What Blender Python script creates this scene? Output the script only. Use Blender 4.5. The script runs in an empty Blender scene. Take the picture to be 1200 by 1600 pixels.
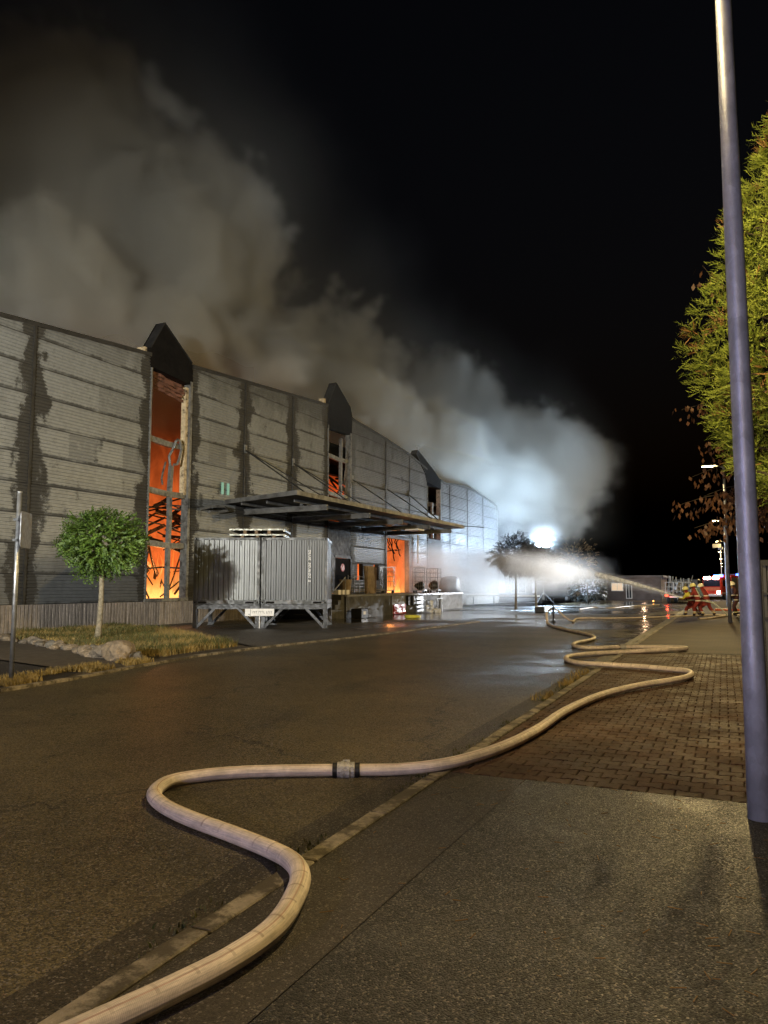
import bpy, bmesh, math, random
from mathutils import Vector, Matrix, noise as mnoise
R = math.radians
random.seed(7)
sc = bpy.context.scene
col = sc.collection

# ------------------------------------------------------------------ camera, world, exposure
CAM_H = 1.6; PITCH = R(5.57); YAW = R(25.0); FOC = 1200.0
cam_d = bpy.data.cameras.new('camera'); cam = bpy.data.objects.new('camera', cam_d); col.objects.link(cam)
cam.location = (0, 0, CAM_H); cam.rotation_euler = (math.pi/2 + PITCH, 0, YAW)
cam_d.sensor_fit = 'HORIZONTAL'; cam_d.sensor_width = 36.0; cam_d.lens = 36.0
cam_d.clip_start = 0.05; cam_d.clip_end = 3000
sc.camera = cam
w = bpy.data.worlds.new('World'); sc.world = w; w.use_nodes = True
nt = w.node_tree; bg = nt.nodes['Background']
sky = nt.nodes.new('ShaderNodeTexSky'); sky.sky_type = 'NISHITA'; sky.sun_disc = False
sky.sun_elevation = R(-3.2); sky.sun_rotation = R(200); sky.altitude = 200
nt.links.new(sky.outputs[0], bg.inputs[0]); bg.inputs[1].default_value = 0.05
sc.view_settings.view_transform = 'Standard'; sc.view_settings.look = 'None'
sc.view_settings.gamma = 1.0; sc.view_settings.exposure = 0.0; sc.view_settings.use_curve_mapping = False
cy = sc.cycles if hasattr(sc, 'cycles') else None
sc.render.engine = 'CYCLES'
cy = sc.cycles
cy.use_denoising = True; cy.max_bounces = 6; cy.diffuse_bounces = 2; cy.glossy_bounces = 3
cy.transmission_bounces = 4; cy.volume_bounces = 2; cy.transparent_max_bounces = 12
cy.sample_clamp_indirect = 4.0; cy.sample_clamp_direct = 0; cy.use_light_tree = True
cy.use_adaptive_sampling = True; cy.adaptive_threshold = 0.02
cy.volume_step_rate = 2.2; cy.volume_max_steps = 256
cy.caustics_reflective = False; cy.caustics_refractive = False

def ray(x, y):
    cx = (x-600)/FOC; c_y = (800-y)/FOC
    d = Vector((cx, math.cos(PITCH) - c_y*math.sin(PITCH), math.sin(PITCH) + c_y*math.cos(PITCH)))
    return Matrix.Rotation(YAW, 3, 'Z') @ d
C0 = Vector((0, 0, CAM_H))
def gp(x, y, z=0.0):            # photograph pixel -> point on the level z
    d = ray(x, y); return C0 + d*((z-CAM_H)/d.z)
def wp(x, y, X=-22.5):          # photograph pixel -> point on a plane parallel to the facade
    d = ray(x, y); return C0 + d*(X/d.x)
def yp(x, y, Y):                # photograph pixel -> point at street distance Y
    d = ray(x, y); return C0 + d*(Y/d.y)

# ------------------------------------------------------------------ helpers
def tag(o, label=None, cat=None, group=None, kind=None):
    if label: o['label'] = label
    if cat: o['category'] = cat
    if group: o['group'] = group
    if kind: o['kind'] = kind
    return o
def empty(name, loc=(0, 0, 0), rz=0.0, label=None, cat=None, group=None):
    o = bpy.data.objects.new(name, None); col.objects.link(o)
    o.location = loc; o.rotation_euler = (0, 0, rz); o.empty_display_size = 0.2
    return tag(o, label, cat, group)
class MB:
    def __init__(s): s.v = []; s.f = []; s.uv = None
    def add(s, vs, fs):
        n = len(s.v); s.v += [tuple(v) for v in vs]; s.f += [tuple(i+n for i in f) for f in fs]; return s
    def box(s, x0, x1, y0, y1, z0, z1, rot=None, piv=None, ch=0.0):
        if ch > 0:
            return s.cbox(x0, x1, y0, y1, z0, z1, ch, rot, piv)
        vs = [Vector((x, y, z)) for z in (z0, z1) for y in (y0, y1) for x in (x0, x1)]
        return s._rot(vs, [(0, 2, 3, 1), (4, 5, 7, 6), (0, 1, 5, 4), (2, 6, 7, 3), (0, 4, 6, 2), (1, 3, 7, 5)], rot, piv)
    def cbox(s, x0, x1, y0, y1, z0, z1, c, rot=None, piv=None):
        bm = bmesh.new()
        m = Matrix.Translation(((x0+x1)/2, (y0+y1)/2, (z0+z1)/2)) @ Matrix.Diagonal((x1-x0, y1-y0, z1-z0, 1))
        bmesh.ops.create_cube(bm, size=1, matrix=m)
        bmesh.ops.bevel(bm, geom=bm.edges[:], offset=c, segments=1, affect='EDGES', profile=0.5)
        bm.verts.index_update()
        vs = [v.co.copy() for v in bm.verts]; fs = [[v.index for v in f.verts] for f in bm.faces]; bm.free()
        return s._rot(vs, fs, rot, piv)
    def _rot(s, vs, fs, rot, piv):
        if rot is not None:
            piv = Vector(piv or (0, 0, 0)); vs = [rot @ (v-piv) + piv for v in vs]
        return s.add(vs, fs)
    def bar(s, a, b, w, h=None, up=(0, 0, 1)):
        a = Vector(a); b = Vector(b); h = h or w
        d = (b-a).normalized(); u = Vector(up)
        if abs(d.dot(u)) > 0.98: u = Vector((1, 0, 0))
        sd = d.cross(u).normalized(); u = sd.cross(d).normalized()
        vs = []
        for p in (a, b):
            for (i, j) in ((-1, -1), (1, -1), (1, 1), (-1, 1)): vs.append(p + sd*i*w/2 + u*j*h/2)
        return s.add(vs, [(3, 2, 1, 0), (4, 5, 6, 7), (0, 1, 5, 4), (1, 2, 6, 5), (2, 3, 7, 6), (3, 0, 4, 7)])
    def tube(s, pts, r, n=8, cap=True, rs=None):
        pts = [Vector(p) for p in pts]; m = len(pts); rings = []
        up = Vector((0, 0, 1)); prev = None
        for i, p in enumerate(pts):
            d = (pts[min(i+1, m-1)] - pts[max(i-1, 0)])
            d = d.normalized() if d.length > 1e-9 else Vector((0, 0, 1))
            if prev is None:
                a = up if abs(d.dot(up)) < 0.95 else Vector((1, 0, 0))
                sd = d.cross(a).normalized()
            else:
                sd = (prev - d*prev.dot(d)).normalized()
            prev = sd; u = sd.cross(d).normalized(); rr = rs[i] if rs else r
            rings.append([p + sd*math.cos(2*math.pi*k/n)*rr + u*math.sin(2*math.pi*k/n)*rr for k in range(n)])
        vs = [v for rg in rings for v in rg]; fs = []
        for i in range(m-1):
            for k in range(n):
                fs.append((i*n+k, i*n+(k+1) % n, (i+1)*n+(k+1) % n, (i+1)*n+k))
        if cap: fs.append(tuple(range(n-1, -1, -1))); fs.append(tuple((m-1)*n+k for k in range(n)))
        return s.add(vs, fs)
    def cyl(s, a, b, r, n=12, r2=None): return s.tube([a, b], r, n, True, [r, r if r2 is None else r2])
    def prism(s, poly, z0, z1):
        n = len(poly); vs = [(p[0], p[1], z0) for p in poly] + [(p[0], p[1], z1) for p in poly]
        fs = [tuple(range(n-1, -1, -1)), tuple(range(n, 2*n))] + [(i, (i+1) % n, n+(i+1) % n, n+i) for i in range(n)]
        return s.add(vs, fs)
    def blob(s, c, r, seed=0, amp=0.25, sub=2, fq=1.3):
        bm = bmesh.new(); bmesh.ops.create_icosphere(bm, subdivisions=sub, radius=1)
        c = Vector(c); rr = Vector(r if hasattr(r, '__len__') else (r, r, r)); off = Vector((seed*3.7, seed*1.3, seed*2.1))
        bm.verts.index_update(); vs = []
        for v in bm.verts:
            k = 1 + amp*mnoise.noise(v.co*fq + off) + amp*0.4*mnoise.noise(v.co*fq*2.7 + off)
            vs.append(c + Vector((v.co.x*rr.x*k, v.co.y*rr.y*k, v.co.z*rr.z*k)))
        fs = [[v.index for v in f.verts] for f in bm.faces]; bm.free()
        return s.add(vs, fs)
    def mesh(s, name):
        me = bpy.data.meshes.new(name); me.from_pydata(s.v, [], s.f); me.update(); return me
    def build(s, name, m, parent=None, loc=None, smooth=False, rz=0.0):
        me = s.mesh(name); me.materials.append(m)
        return link(name, me, parent, loc, smooth, rz)
def link(name, me, parent=None, loc=None, smooth=False, rz=0.0):
    if smooth:
        for p in me.polygons: p.use_smooth = True
    o = bpy.data.objects.new(name, me); col.objects.link(o)
    if parent: o.parent = parent
    if loc is not None: o.location = loc
    if rz: o.rotation_euler = (0, 0, rz)
    return o
def copy_tree(o, parent=None):
    c = o.copy(); col.objects.link(c); c.parent = parent
    for ch in list(o.children): copy_tree(ch, c)
    return c

# ------------------------------------------------------------------ materials
class NT:
    def __init__(s, m): s.t = m.node_tree; s.n = s.t.nodes; s.l = s.t.links
    def new(s, ty, **kw):
        n = s.n.new(ty)
        for k, v in kw.items(): setattr(n, k, v)
        return n
    def set(s, sock, v):
        if isinstance(v, bpy.types.NodeSocket): s.l.new(v, sock)
        elif hasattr(v, '__len__') and sock.type == 'RGBA' and len(v) == 3: sock.default_value = (*v, 1)
        else: sock.default_value = v
    def math(s, op, a, b=0.0, c=0.0, clamp=False):
        n = s.new('ShaderNodeMath', operation=op, use_clamp=clamp); s.set(n.inputs[0], a); s.set(n.inputs[1], b); s.set(n.inputs[2], c); return n.outputs[0]
    def vmath(s, op, a, b=(0, 0, 0)):
        n = s.new('ShaderNodeVectorMath', operation=op); s.set(n.inputs[0], a); s.set(n.inputs[1], b); return n.outputs['Value'] if op in ('LENGTH', 'DOT_PRODUCT', 'DISTANCE') else n.outputs[0]
    def noise(s, vec, scale, detail=3, rough=0.55, out='Fac', dist=0.0):
        n = s.new('ShaderNodeTexNoise'); s.l.new(vec, n.inputs['Vector']); n.inputs['Scale'].default_value = scale
        n.inputs['Detail'].default_value = detail; n.inputs['Roughness'].default_value = rough; n.inputs['Distortion'].default_value = dist; return n.outputs[out]
    def voro(s, vec, scale, out='Distance', feature='F1'):
        n = s.new('ShaderNodeTexVoronoi', feature=feature); s.l.new(vec, n.inputs['Vector']); n.inputs['Scale'].default_value = scale; return n.outputs[out]
    def ramp(s, v, a, b, lo=0.0, hi=1.0, smooth=True):
        n = s.new('ShaderNodeMapRange', interpolation_type='SMOOTHSTEP' if smooth else 'LINEAR'); s.set(n.inputs[0], v)
        for i, x in enumerate((a, b, lo, hi)): s.set(n.inputs[i+1], x)
        return n.outputs[0]
    def mix(s, f, a, b):
        n = s.new('ShaderNodeMix', data_type='RGBA'); s.set(n.inputs[0], f); s.set(n.inputs[6], a); s.set(n.inputs[7], b); return n.outputs[2]
    def scalec(s, c, k):
        n = s.new('ShaderNodeVectorMath', operation='SCALE'); s.set(n.inputs[0], c if isinstance(c, bpy.types.NodeSocket) else tuple(c)); s.set(n.inputs['Scale'], k); return n.outputs[0]
    def pos(s): return s.new('ShaderNodeNewGeometry').outputs['Position']
    def obj(s): return s.new('ShaderNodeTexCoord').outputs['Object']
    def rand(s): return s.new('ShaderNodeObjectInfo').outputs['Random']
    def sep(s, v):
        n = s.new('ShaderNodeSeparateXYZ'); s.l.new(v, n.inputs[0]); return n.outputs
    def comb(s, x, y, z):
        n = s.new('ShaderNodeCombineXYZ'); s.set(n.inputs[0], x); s.set(n.inputs[1], y); s.set(n.inputs[2], z); return n.outputs[0]
    def bump(s, h, strength, dist):
        n = s.new('ShaderNodeBump'); s.set(n.inputs['Height'], h); n.inputs['Strength'].default_value = strength; n.inputs['Distance'].default_value = dist; return n.outputs[0]
def newmat(name):
    m = bpy.data.materials.new(name); m.use_nodes = True; t = NT(m); return m, t, t.n['Principled BSDF']
M = {}
def plain(name, c, rough=0.6, metal=0.0, var=0.25, scale=3.0, bump=0.0, bscale=40, coords='obj', dirt=None, spec=0.5):
    m, t, b = newmat(name); v = t.obj() if coords == 'obj' else t.pos()
    n = t.noise(v, scale, 5, 0.6)
    k = t.ramp(n, 0.25, 0.75, 1-var, 1+var*0.6)
    cc = t.scalec(c, k)
    if dirt is not None:
        n2 = t.noise(v, scale*0.45, 6, 0.7); cc = t.mix(t.ramp(n2, 0.5, 0.68), cc, dirt)
    t.set(b.inputs['Base Color'], cc)
    t.set(b.inputs['Roughness'], t.ramp(t.noise(v, scale*2.3, 4), 0.3, 0.7, max(rough-0.12, 0.03), min(rough+0.12, 1)))
    b.inputs['Metallic'].default_value = metal; b.inputs['Specular IOR Level'].default_value = spec
    if bump > 0: t.set(b.inputs['Normal'], t.bump(t.noise(v, bscale, 4), bump, 0.02))
    M[name] = m; return m
def emit(name, c, strength):
    m, t, b = newmat(name); b.inputs['Base Color'].default_value = (0.02, 0.02, 0.02, 1)
    b.inputs['Emission Color'].default_value = (*c, 1); b.inputs['Emission Strength'].default_value = strength
    M[name] = m; return m
# ------------------------------------------------------------------ lamps of the place (light only; the fittings are built further down)
def light(name, kind, loc, c, e, r=0.2, rot=None, parent=None, **kw):
    d = bpy.data.lights.new(name, kind); d.energy = e; d.color = c; d.shadow_soft_size = r
    for k, v in kw.items(): setattr(d, k, v)
    o = bpy.data.objects.new(name, d); col.objects.link(o); o.location = loc
    if rot is not None: o.rotation_euler = rot
    if parent: o.parent = parent
    return o
STREET_W = 5800.0; STREET_C = (1.0, 0.72, 0.30)
MAST_W = 48000.0; MAST_C = (1.0, 0.99, 0.92)

def batwing(o, nadir=0.22):
    # street optics: little light straight down, most of it out along the road
    d = o.data; d.use_nodes = True; t = NT(d); em = [n for n in t.n if n.type == 'EMISSION'][0]
    nn = t.sep(t.new('ShaderNodeTexCoord').outputs['Normal']); z = nn[2]
    z = t.math('ABSOLUTE', z); t.set(em.inputs['Strength'], t.math('MULTIPLY', t.ramp(z, 0.25, 0.90, 1.0, nadir), t.ramp(z, 0.93, 0.985, 1.0, 0.35)))
    # cut-off towards the post and the houses behind it
    cut = t.math('SUBTRACT', 1.0, t.math('MULTIPLY', t.math('MULTIPLY', t.ramp(nn[0], 0.10, 0.26), t.ramp(z, 0.55, 0.75)), 0.92))
    t.set(em.inputs['Strength'], t.math('MULTIPLY', em.inputs['Strength'].links[0].from_socket, cut))
# ------------------------------------------------------------------ surface materials
def asphalt(name, c, speck=0.6, rough=0.62, wet=None, scale=1.0, patch=0.35, bump=0.7):
    m, t, b = newmat(name); p = t.pos()
    big = t.noise(p, 0.35, 5, 0.6); mid = t.noise(p, 2.5, 5, 0.65)
    v = t.voro(p, 95*scale, 'Color'); vd = t.voro(p, 95*scale)
    sx = t.sep(v)
    sp = t.ramp(sx[0], 0.25, 0.95, 1-speck, 1+speck*1.3, False)
    k = t.math('MULTIPLY', sp, t.ramp(big, 0.3, 0.7, 1-patch, 1+patch))
    k = t.math('MULTIPLY', k, t.ramp(mid, 0.3, 0.7, 0.82, 1.15))
    cc = t.scalec(c, k)
    st = t.noise(t.vmath('MULTIPLY', p, (1.0, 0.35, 1.0)), 0.8, 6, 0.7, dist=0.5); cc = t.scalec(cc, t.ramp(st, 0.52, 0.68, 1.0, 0.55))
    cr = t.voro(t.vmath('ADD', p, t.vmath('MULTIPLY', t.noise(p, 1.5, 4, out='Color'), (1.2, 1.2, 0))), 0.22, feature='DISTANCE_TO_EDGE'); cc = t.scalec(cc, t.ramp(cr, 0.002, 0.006, 0.35, 1.0))
    light_sp = t.math('GREATER_THAN', sx[1], 0.93)
    cc = t.mix(t.math('MULTIPLY', light_sp, 0.6), cc, (0.26, 0.23, 0.19))
    t.set(b.inputs['Base Color'], cc)
    h = t.math('ADD', t.math('MULTIPLY', vd, -1.0), t.math('MULTIPLY', t.noise(p, 260*scale, 2), 0.5))
    rg = t.ramp(sx[2], 0, 1, rough-0.2, rough+0.2, False)
    n = t.new('ShaderNodeBump'); t.set(n.inputs['Height'], h); n.inputs['Distance'].default_value = 0.008
    n.inputs['Strength'].default_value = bump
    if wet:
        s = t.sep(p); a = wet(t, p, s)                       # 0 dry .. 1 film of water
        rg = t.math('ADD', t.math('MULTIPLY', rg, t.math('SUBTRACT', 1.0, a)), t.math('MULTIPLY', a, 0.07))
        t.set(n.inputs['Strength'], t.ramp(a, 0, 1, bump, 0.03))
        t.set(b.inputs['Base Color'], t.scalec(cc, t.ramp(a, 0, 1, 1.0, 0.45)))
    t.set(b.inputs['Roughness'], rg); t.set(b.inputs['Normal'], n.outputs[0])
    M[name] = m; return m
def wet_road(t, p, s):
    far = t.ramp(t.math('ADD', s[1], t.math('MULTIPLY', s[0], -0.25)), 24, 34)     # hosed down round the standpipe and the dock
    pud = t.ramp(t.noise(p, 0.16, 4, 0.5), 0.40, 0.56)
    edge = t.math('MULTIPLY', t.ramp(s[0], -6.2, -3.4), t.ramp(s[1], 9, 16))        # gutter run-off along the kerb
    e2 = t.math('MULTIPLY', edge, t.ramp(t.noise(p, 0.9, 4), 0.35, 0.6, 0.55, 1.0))
    a = t.math('MULTIPLY', far, t.math('ADD', t.math('MULTIPLY', pud, 0.75), 0.2))
    return t.math('MAXIMUM', a, t.math('MULTIPLY', e2, 0.84))
asphalt('asphalt_road', (0.084, 0.067, 0.034), 0.6, 0.55, wet_road, 1.0)
asphalt('asphalt_walk', (0.046, 0.038, 0.030), 0.35, 0.62, None, 1.3, 0.3, 0.4)
asphalt('asphalt_patch', (0.026, 0.0235, 0.020), 0.7, 0.62, lambda t, p, s: t.math('MULTIPLY', t.ramp(t.noise(p, 1.1, 4, 0.6), 0.5, 0.75), 0.30), 1.2, 0.4, 0.8)
asphalt('apron', (0.055, 0.047, 0.036), 0.4, 0.6, wet_road, 0.8)
plain('ground_far', (0.035, 0.033, 0.028), 0.8, 0, 0.4, 0.4, coords='pos')
plain('soil', (0.075, 0.055, 0.028), 0.9, 0, 0.5, 6, 0.8, 40, 'pos')
plain('mulch', (0.018, 0.013, 0.009), 0.85, 0, 0.6, 25, 1.0, 60, 'pos')
plain('path', (0.085, 0.066, 0.044), 0.75, 0, 0.25, 2.2, 0.3, 150, 'pos')
plain('concrete_pav', (0.16, 0.135, 0.10), 0.75, 0, 0.3, 1.5, 0.3, 90, 'pos')
def kerbmat():
    m, t, b = newmat('kerbstone'); p = t.pos()
    n = t.noise(p, 7, 6, 0.7); k = t.ramp(n, 0.3, 0.7, 0.6, 1.2)
    cc = t.scalec((0.29, 0.25, 0.185), k)
    cc = t.mix(t.ramp(t.noise(p, 2.6, 6, 0.75), 0.43, 0.57), cc, (0.07, 0.057, 0.036))
    t.set(b.inputs['Base Color'], cc); b.inputs['Roughness'].default_value = 0.8
    t.set(b.inputs['Normal'], t.bump(t.noise(p, 70, 4), 0.5, 0.01)); M['kerbstone'] = m
kerbmat()
def pavermat():
    m, t, b = newmat('paver'); p = t.pos(); r = t.rand()
    k = t.math('MULTIPLY', t.ramp(r, 0, 1, 0.72, 1.2, False), t.ramp(t.noise(p, 30, 5, 0.7), 0.3, 0.7, 0.72, 1.25))
    k = t.math('MULTIPLY', k, t.ramp(t.noise(p, 0.9, 4), 0.35, 0.65, 0.7, 1.2))
    cc = t.scalec(t.mix(r, (0.098, 0.054, 0.032), (0.082, 0.050, 0.032)), k)
    t.set(b.inputs['Base Color'], cc); t.set(b.inputs['Roughness'], t.ramp(t.noise(p, 2, 4), 0.35, 0.65, 0.72, 0.9)); b.inputs['Specular IOR Level'].default_value = 0.25
    t.set(b.inputs['Normal'], t.bump(t.noise(p, 140, 3), 0.5, 0.006)); M['paver'] = m
pavermat()
def paverfar():
    m, t, b = newmat('paver_far'); p = t.pos(); s = t.sep(p)
    br = t.new('ShaderNodeTexBrick'); t.l.new(t.comb(s[0], s[1], 0.0), br.inputs['Vector'])
    for k, v in (('Scale', 1.0), ('Mortar Size', 0.008), ('Brick Width', 0.2), ('Row Height', 0.165)): br.inputs[k].default_value = v
    br.inputs['Color1'].default_value = (0.072, 0.047, 0.029, 1); br.inputs['Color2'].default_value = (0.055, 0.038, 0.025, 1); br.inputs['Mortar'].default_value = (0.03, 0.022, 0.015, 1)
    t.set(b.inputs['Base Color'], t.scalec(br.outputs[0], t.ramp(t.noise(p, 0.9, 4), 0.35, 0.65, 0.7, 1.2))); b.inputs['Roughness'].default_value = 0.85; b.inputs['Specular IOR Level'].default_value = 0.2
    M['paver_far'] = m
paverfar()

# ------------------------------------------------------------------ ground, road, pavements
def kerb_x(Y): return -2.33 - 0.022*Y
def sheet(name, pts, z, m, kind='structure', label=None):
    o = MB().add([(x, y, z) for x, y in pts], [tuple(range(len(pts)))]).build(name, m); tag(o, label, None, None, kind); return o
sheet('ground', [(-400, -150), (400, -150), (400, 900), (-400, 900)], -0.03, M['ground_far'])
LK = [(-10.15, -30), (-10.2, 4), (-10.3, 8.3), (-10.5, 9.8), (-10.95, 11.8), (-11.4, 14.4), (-11.45, 17), (-11.2, 20.5), (-11.0, 24), (-11.0, 34)]
# the road: near carriageway, then the wide wet yard mouth beyond
road_pts = [(kerb_x(-30), -30), (kerb_x(160), 160), (-16, 160), (-16, 62), (-24, 62), (-24, 34)] + LK[::-1]
me = bmesh.new(); vs = [me.verts.new((x, y, 0)) for x, y in road_pts]; fc = me.faces.new(vs)
if fc.normal.z < 0: fc.normal_flip()
bmesh.ops.triangulate(me, faces=[fc]); mm = bpy.data.meshes.new('road'); me.to_mesh(mm); me.free(); mm.materials.append(M['asphalt_road'])
tag(link('road', mm), kind='structure')
# paved apron in front of the dock, left of the carriageway
sheet('apron', [(-11.6, 17.2), (-11.2, 20.5), (-11.0, 24), (-11.0, 34), (-24, 34), (-24, 23.2), (-18.8, 22.2), (-15.5, 20.0)], 0.006, M['apron'])
# gutter strip: smoother, dirtier band of asphalt along the kerb
asphalt('asphalt_gutter', (0.040, 0.032, 0.020), 0.5, 0.6, None, 1.2, 0.5, 0.4)
sheet('gutter', [(kerb_x(-3)-0.30, -3), (kerb_x(-3)+0.01, -3), (kerb_x(60)+0.01, 60), (kerb_x(60)-0.28, 60)], 0.004, M['asphalt_gutter'])
# right-hand pavement: dark strip, rough asphalt patch, block paving
sheet('pavement_strip', [(kerb_x(-5)+0.12, -5), (-1.7, -5), (-1.7, 6.38), (kerb_x(6.38)+0.12, 6.38)], 0.020, M['asphalt_walk'])
sheet('pavement_patch', [(-1.69, -5), (6, -5), (6, 6.38), (-1.69, 6.38)], 0.024, M['asphalt_patch'])
sheet('pavement_far', [(kerb_x(20)+0.12, 20.05), (0.6-0.44, 20.05), (0.5-1.5, 70), (0.5-1.5-2.2, 160), (kerb_x(160)+0.12, 160)], 0.018, M['paver_far'])
bed = sheet('block_paving', [(kerb_x(6.38)+0.12, 6.39), (0.9, 6.39), (0.6, 20.04), (kerb_x(20.04)+0.12, 20.04)], -0.004, M['soil'])
def paver_outline():
    w2, d2, a = 0.0965, 0.0795, 0.013
    top = [(-w2, d2-a*0.2), (-0.066, d2+a), (-0.034, d2-a), (0.034, d2-a), (0.066, d2+a), (w2, d2-a*0.2)]
    # ends carry the bulge, the waist is narrow
    top = [(-w2, d2+a), (-0.062, d2+a), (-0.036, d2-a), (0.036, d2-a), (0.062, d2+a), (w2, d2+a)]
    return top + [(x, -y) for x, y in reversed(top)]
def paver_geo(mb, cx, cy_, z, tilt=0.0):
    o = paver_outline(); n = len(o); c = 0.009
    rings = [(1.0, -0.05, 0), (1.0, -0.007, 0), (1.0, 0.0, c)]
    vs = []
    for (s, dz, ins) in rings:
        for x, y in o:
            vs.append((cx + x - math.copysign(ins, x), cy_ + y - math.copysign(ins, y), z + dz + tilt*x))
    fs = [tuple(2*n+n-1-i for i in range(n))]
    for r_ in range(2):
        for i in range(n):
            j = (i+1) % n; fs.append((r_*n+i, (r_+1)*n+i, (r_+1)*n+j, r_*n+j))
    mb.add(vs, fs)
proto = [None]*4
for i in range(4):
    mb = MB(); paver_geo(mb, 0, 0, 0, random.uniform(-0.02, 0.02)); proto[i] = mb.mesh('paver'); proto[i].materials.append(M['paver'])
rest = MB(); cnt = 0
row = 0; Y = 6.39 + 0.1
while Y < 20.0:
    x0 = kerb_x(Y) + 0.12; x1 = 0.86 - 0.02*(Y-6.4)
    x = x0 + (0.105 if row % 2 == 0 else 0.205)
    while x < x1 - 0.1:
        zz = 0.020 + random.uniform(-0.0025, 0.003)
        vis = x < 0.42 - 0.018*(Y-6.4)
        if cnt < 300 and vis:
            link('paver', proto[random.randrange(4)], bed, (x, Y, zz)); cnt += 1
        else: paver_geo(rest, x, Y, zz, random.uniform(-0.02, 0.02))
        x += 0.2
    if row % 2: rest.box(x0+0.006, x0+0.098, Y-0.077, Y+0.077, -0.03, 0.020)     # half block closing the row against the kerb
    Y += 0.165; row += 1
ro = rest.build('paver_field', M['paver'], bed); ro['kind'] = 'stuff'
# kerb stones, each its own piece
kr = empty('kerb'); tag(kr, kind='structure')
y = -1.0
while y < 60:
    L = 1.0; xx = kerb_x(y+0.5)
    MB().cbox(-0.06, 0.06, -0.494, 0.494, -0.1, 0.035+random.uniform(-0.004, 0.004), 0.008).build('kerbstone', M['kerbstone'], kr, (xx+0.06, y+0.5, 0), rz=math.atan(0.022)+random.uniform(-.004, .004)); y += L
kl = empty('kerb'); tag(kl, kind='structure')
acc = []
for (a, b) in zip(LK[1:-1], LK[2:]):
    a = Vector((*a, 0)); b = Vector((*b, 0)); n = max(1, round((b-a).length)); d = (b-a)/n
    for i in range(n):
        c = a + d*(i+0.5); ang = math.atan2(-d.x, d.y)
        MB().cbox(-0.07, 0.07, -d.length/2+0.006, d.length/2-0.006, -0.1, 0.05+random.uniform(-0.004, 0.004), 0.01).build('kerbstone', M['kerbstone'], kl, (c.x-0.07, c.y, 0), rz=ang)
# left-hand verge: grass bed, slab path, mulch
GZ = 0.045
sheet('verge', [(-24, 18.6), (-19.7, 16.1), (-16.9, 15.0), (-14.4, 14.0), (-12.9, 13.2), (-11.7, 13.5), (-11.8, 14.5), (-11.9, 17), (-15.6, 19.9), (-18.8, 22.1), (-24, 23.1)], GZ, M['soil'])
sheet('verge_strip', [(-10.28, 4), (-10.38, 8.3), (-10.6, 9.8), (-11.05, 11.8), (-11.52, 14.4), (-11.57, 17), (-12.6, 17.4), (-13.5, 14.5), (-12.6, 12.0), (-12.0, 9.8), (-11.8, 4)], 0.030, M['soil'])
sheet('path', [(-24, 14.6), (-13.84, 11.5), (-11.15, 10.75), (-10.75, 10.3), (-10.9, 11.2), (-11.35, 12.9), (-12.9, 13.15), (-14.4, 13.95), (-16.9, 14.95), (-19.7, 16.05), (-24, 18.5)], 0.040, M['path'])
sheet('planting_bed', [(-24, 14.5), (-13.84, 11.4), (-11.2, 10.65), (-10.75, 10.0), (-10.45, 8.3), (-10.36, 4), (-24, 4)], 0.036, M['mulch'])
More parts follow.
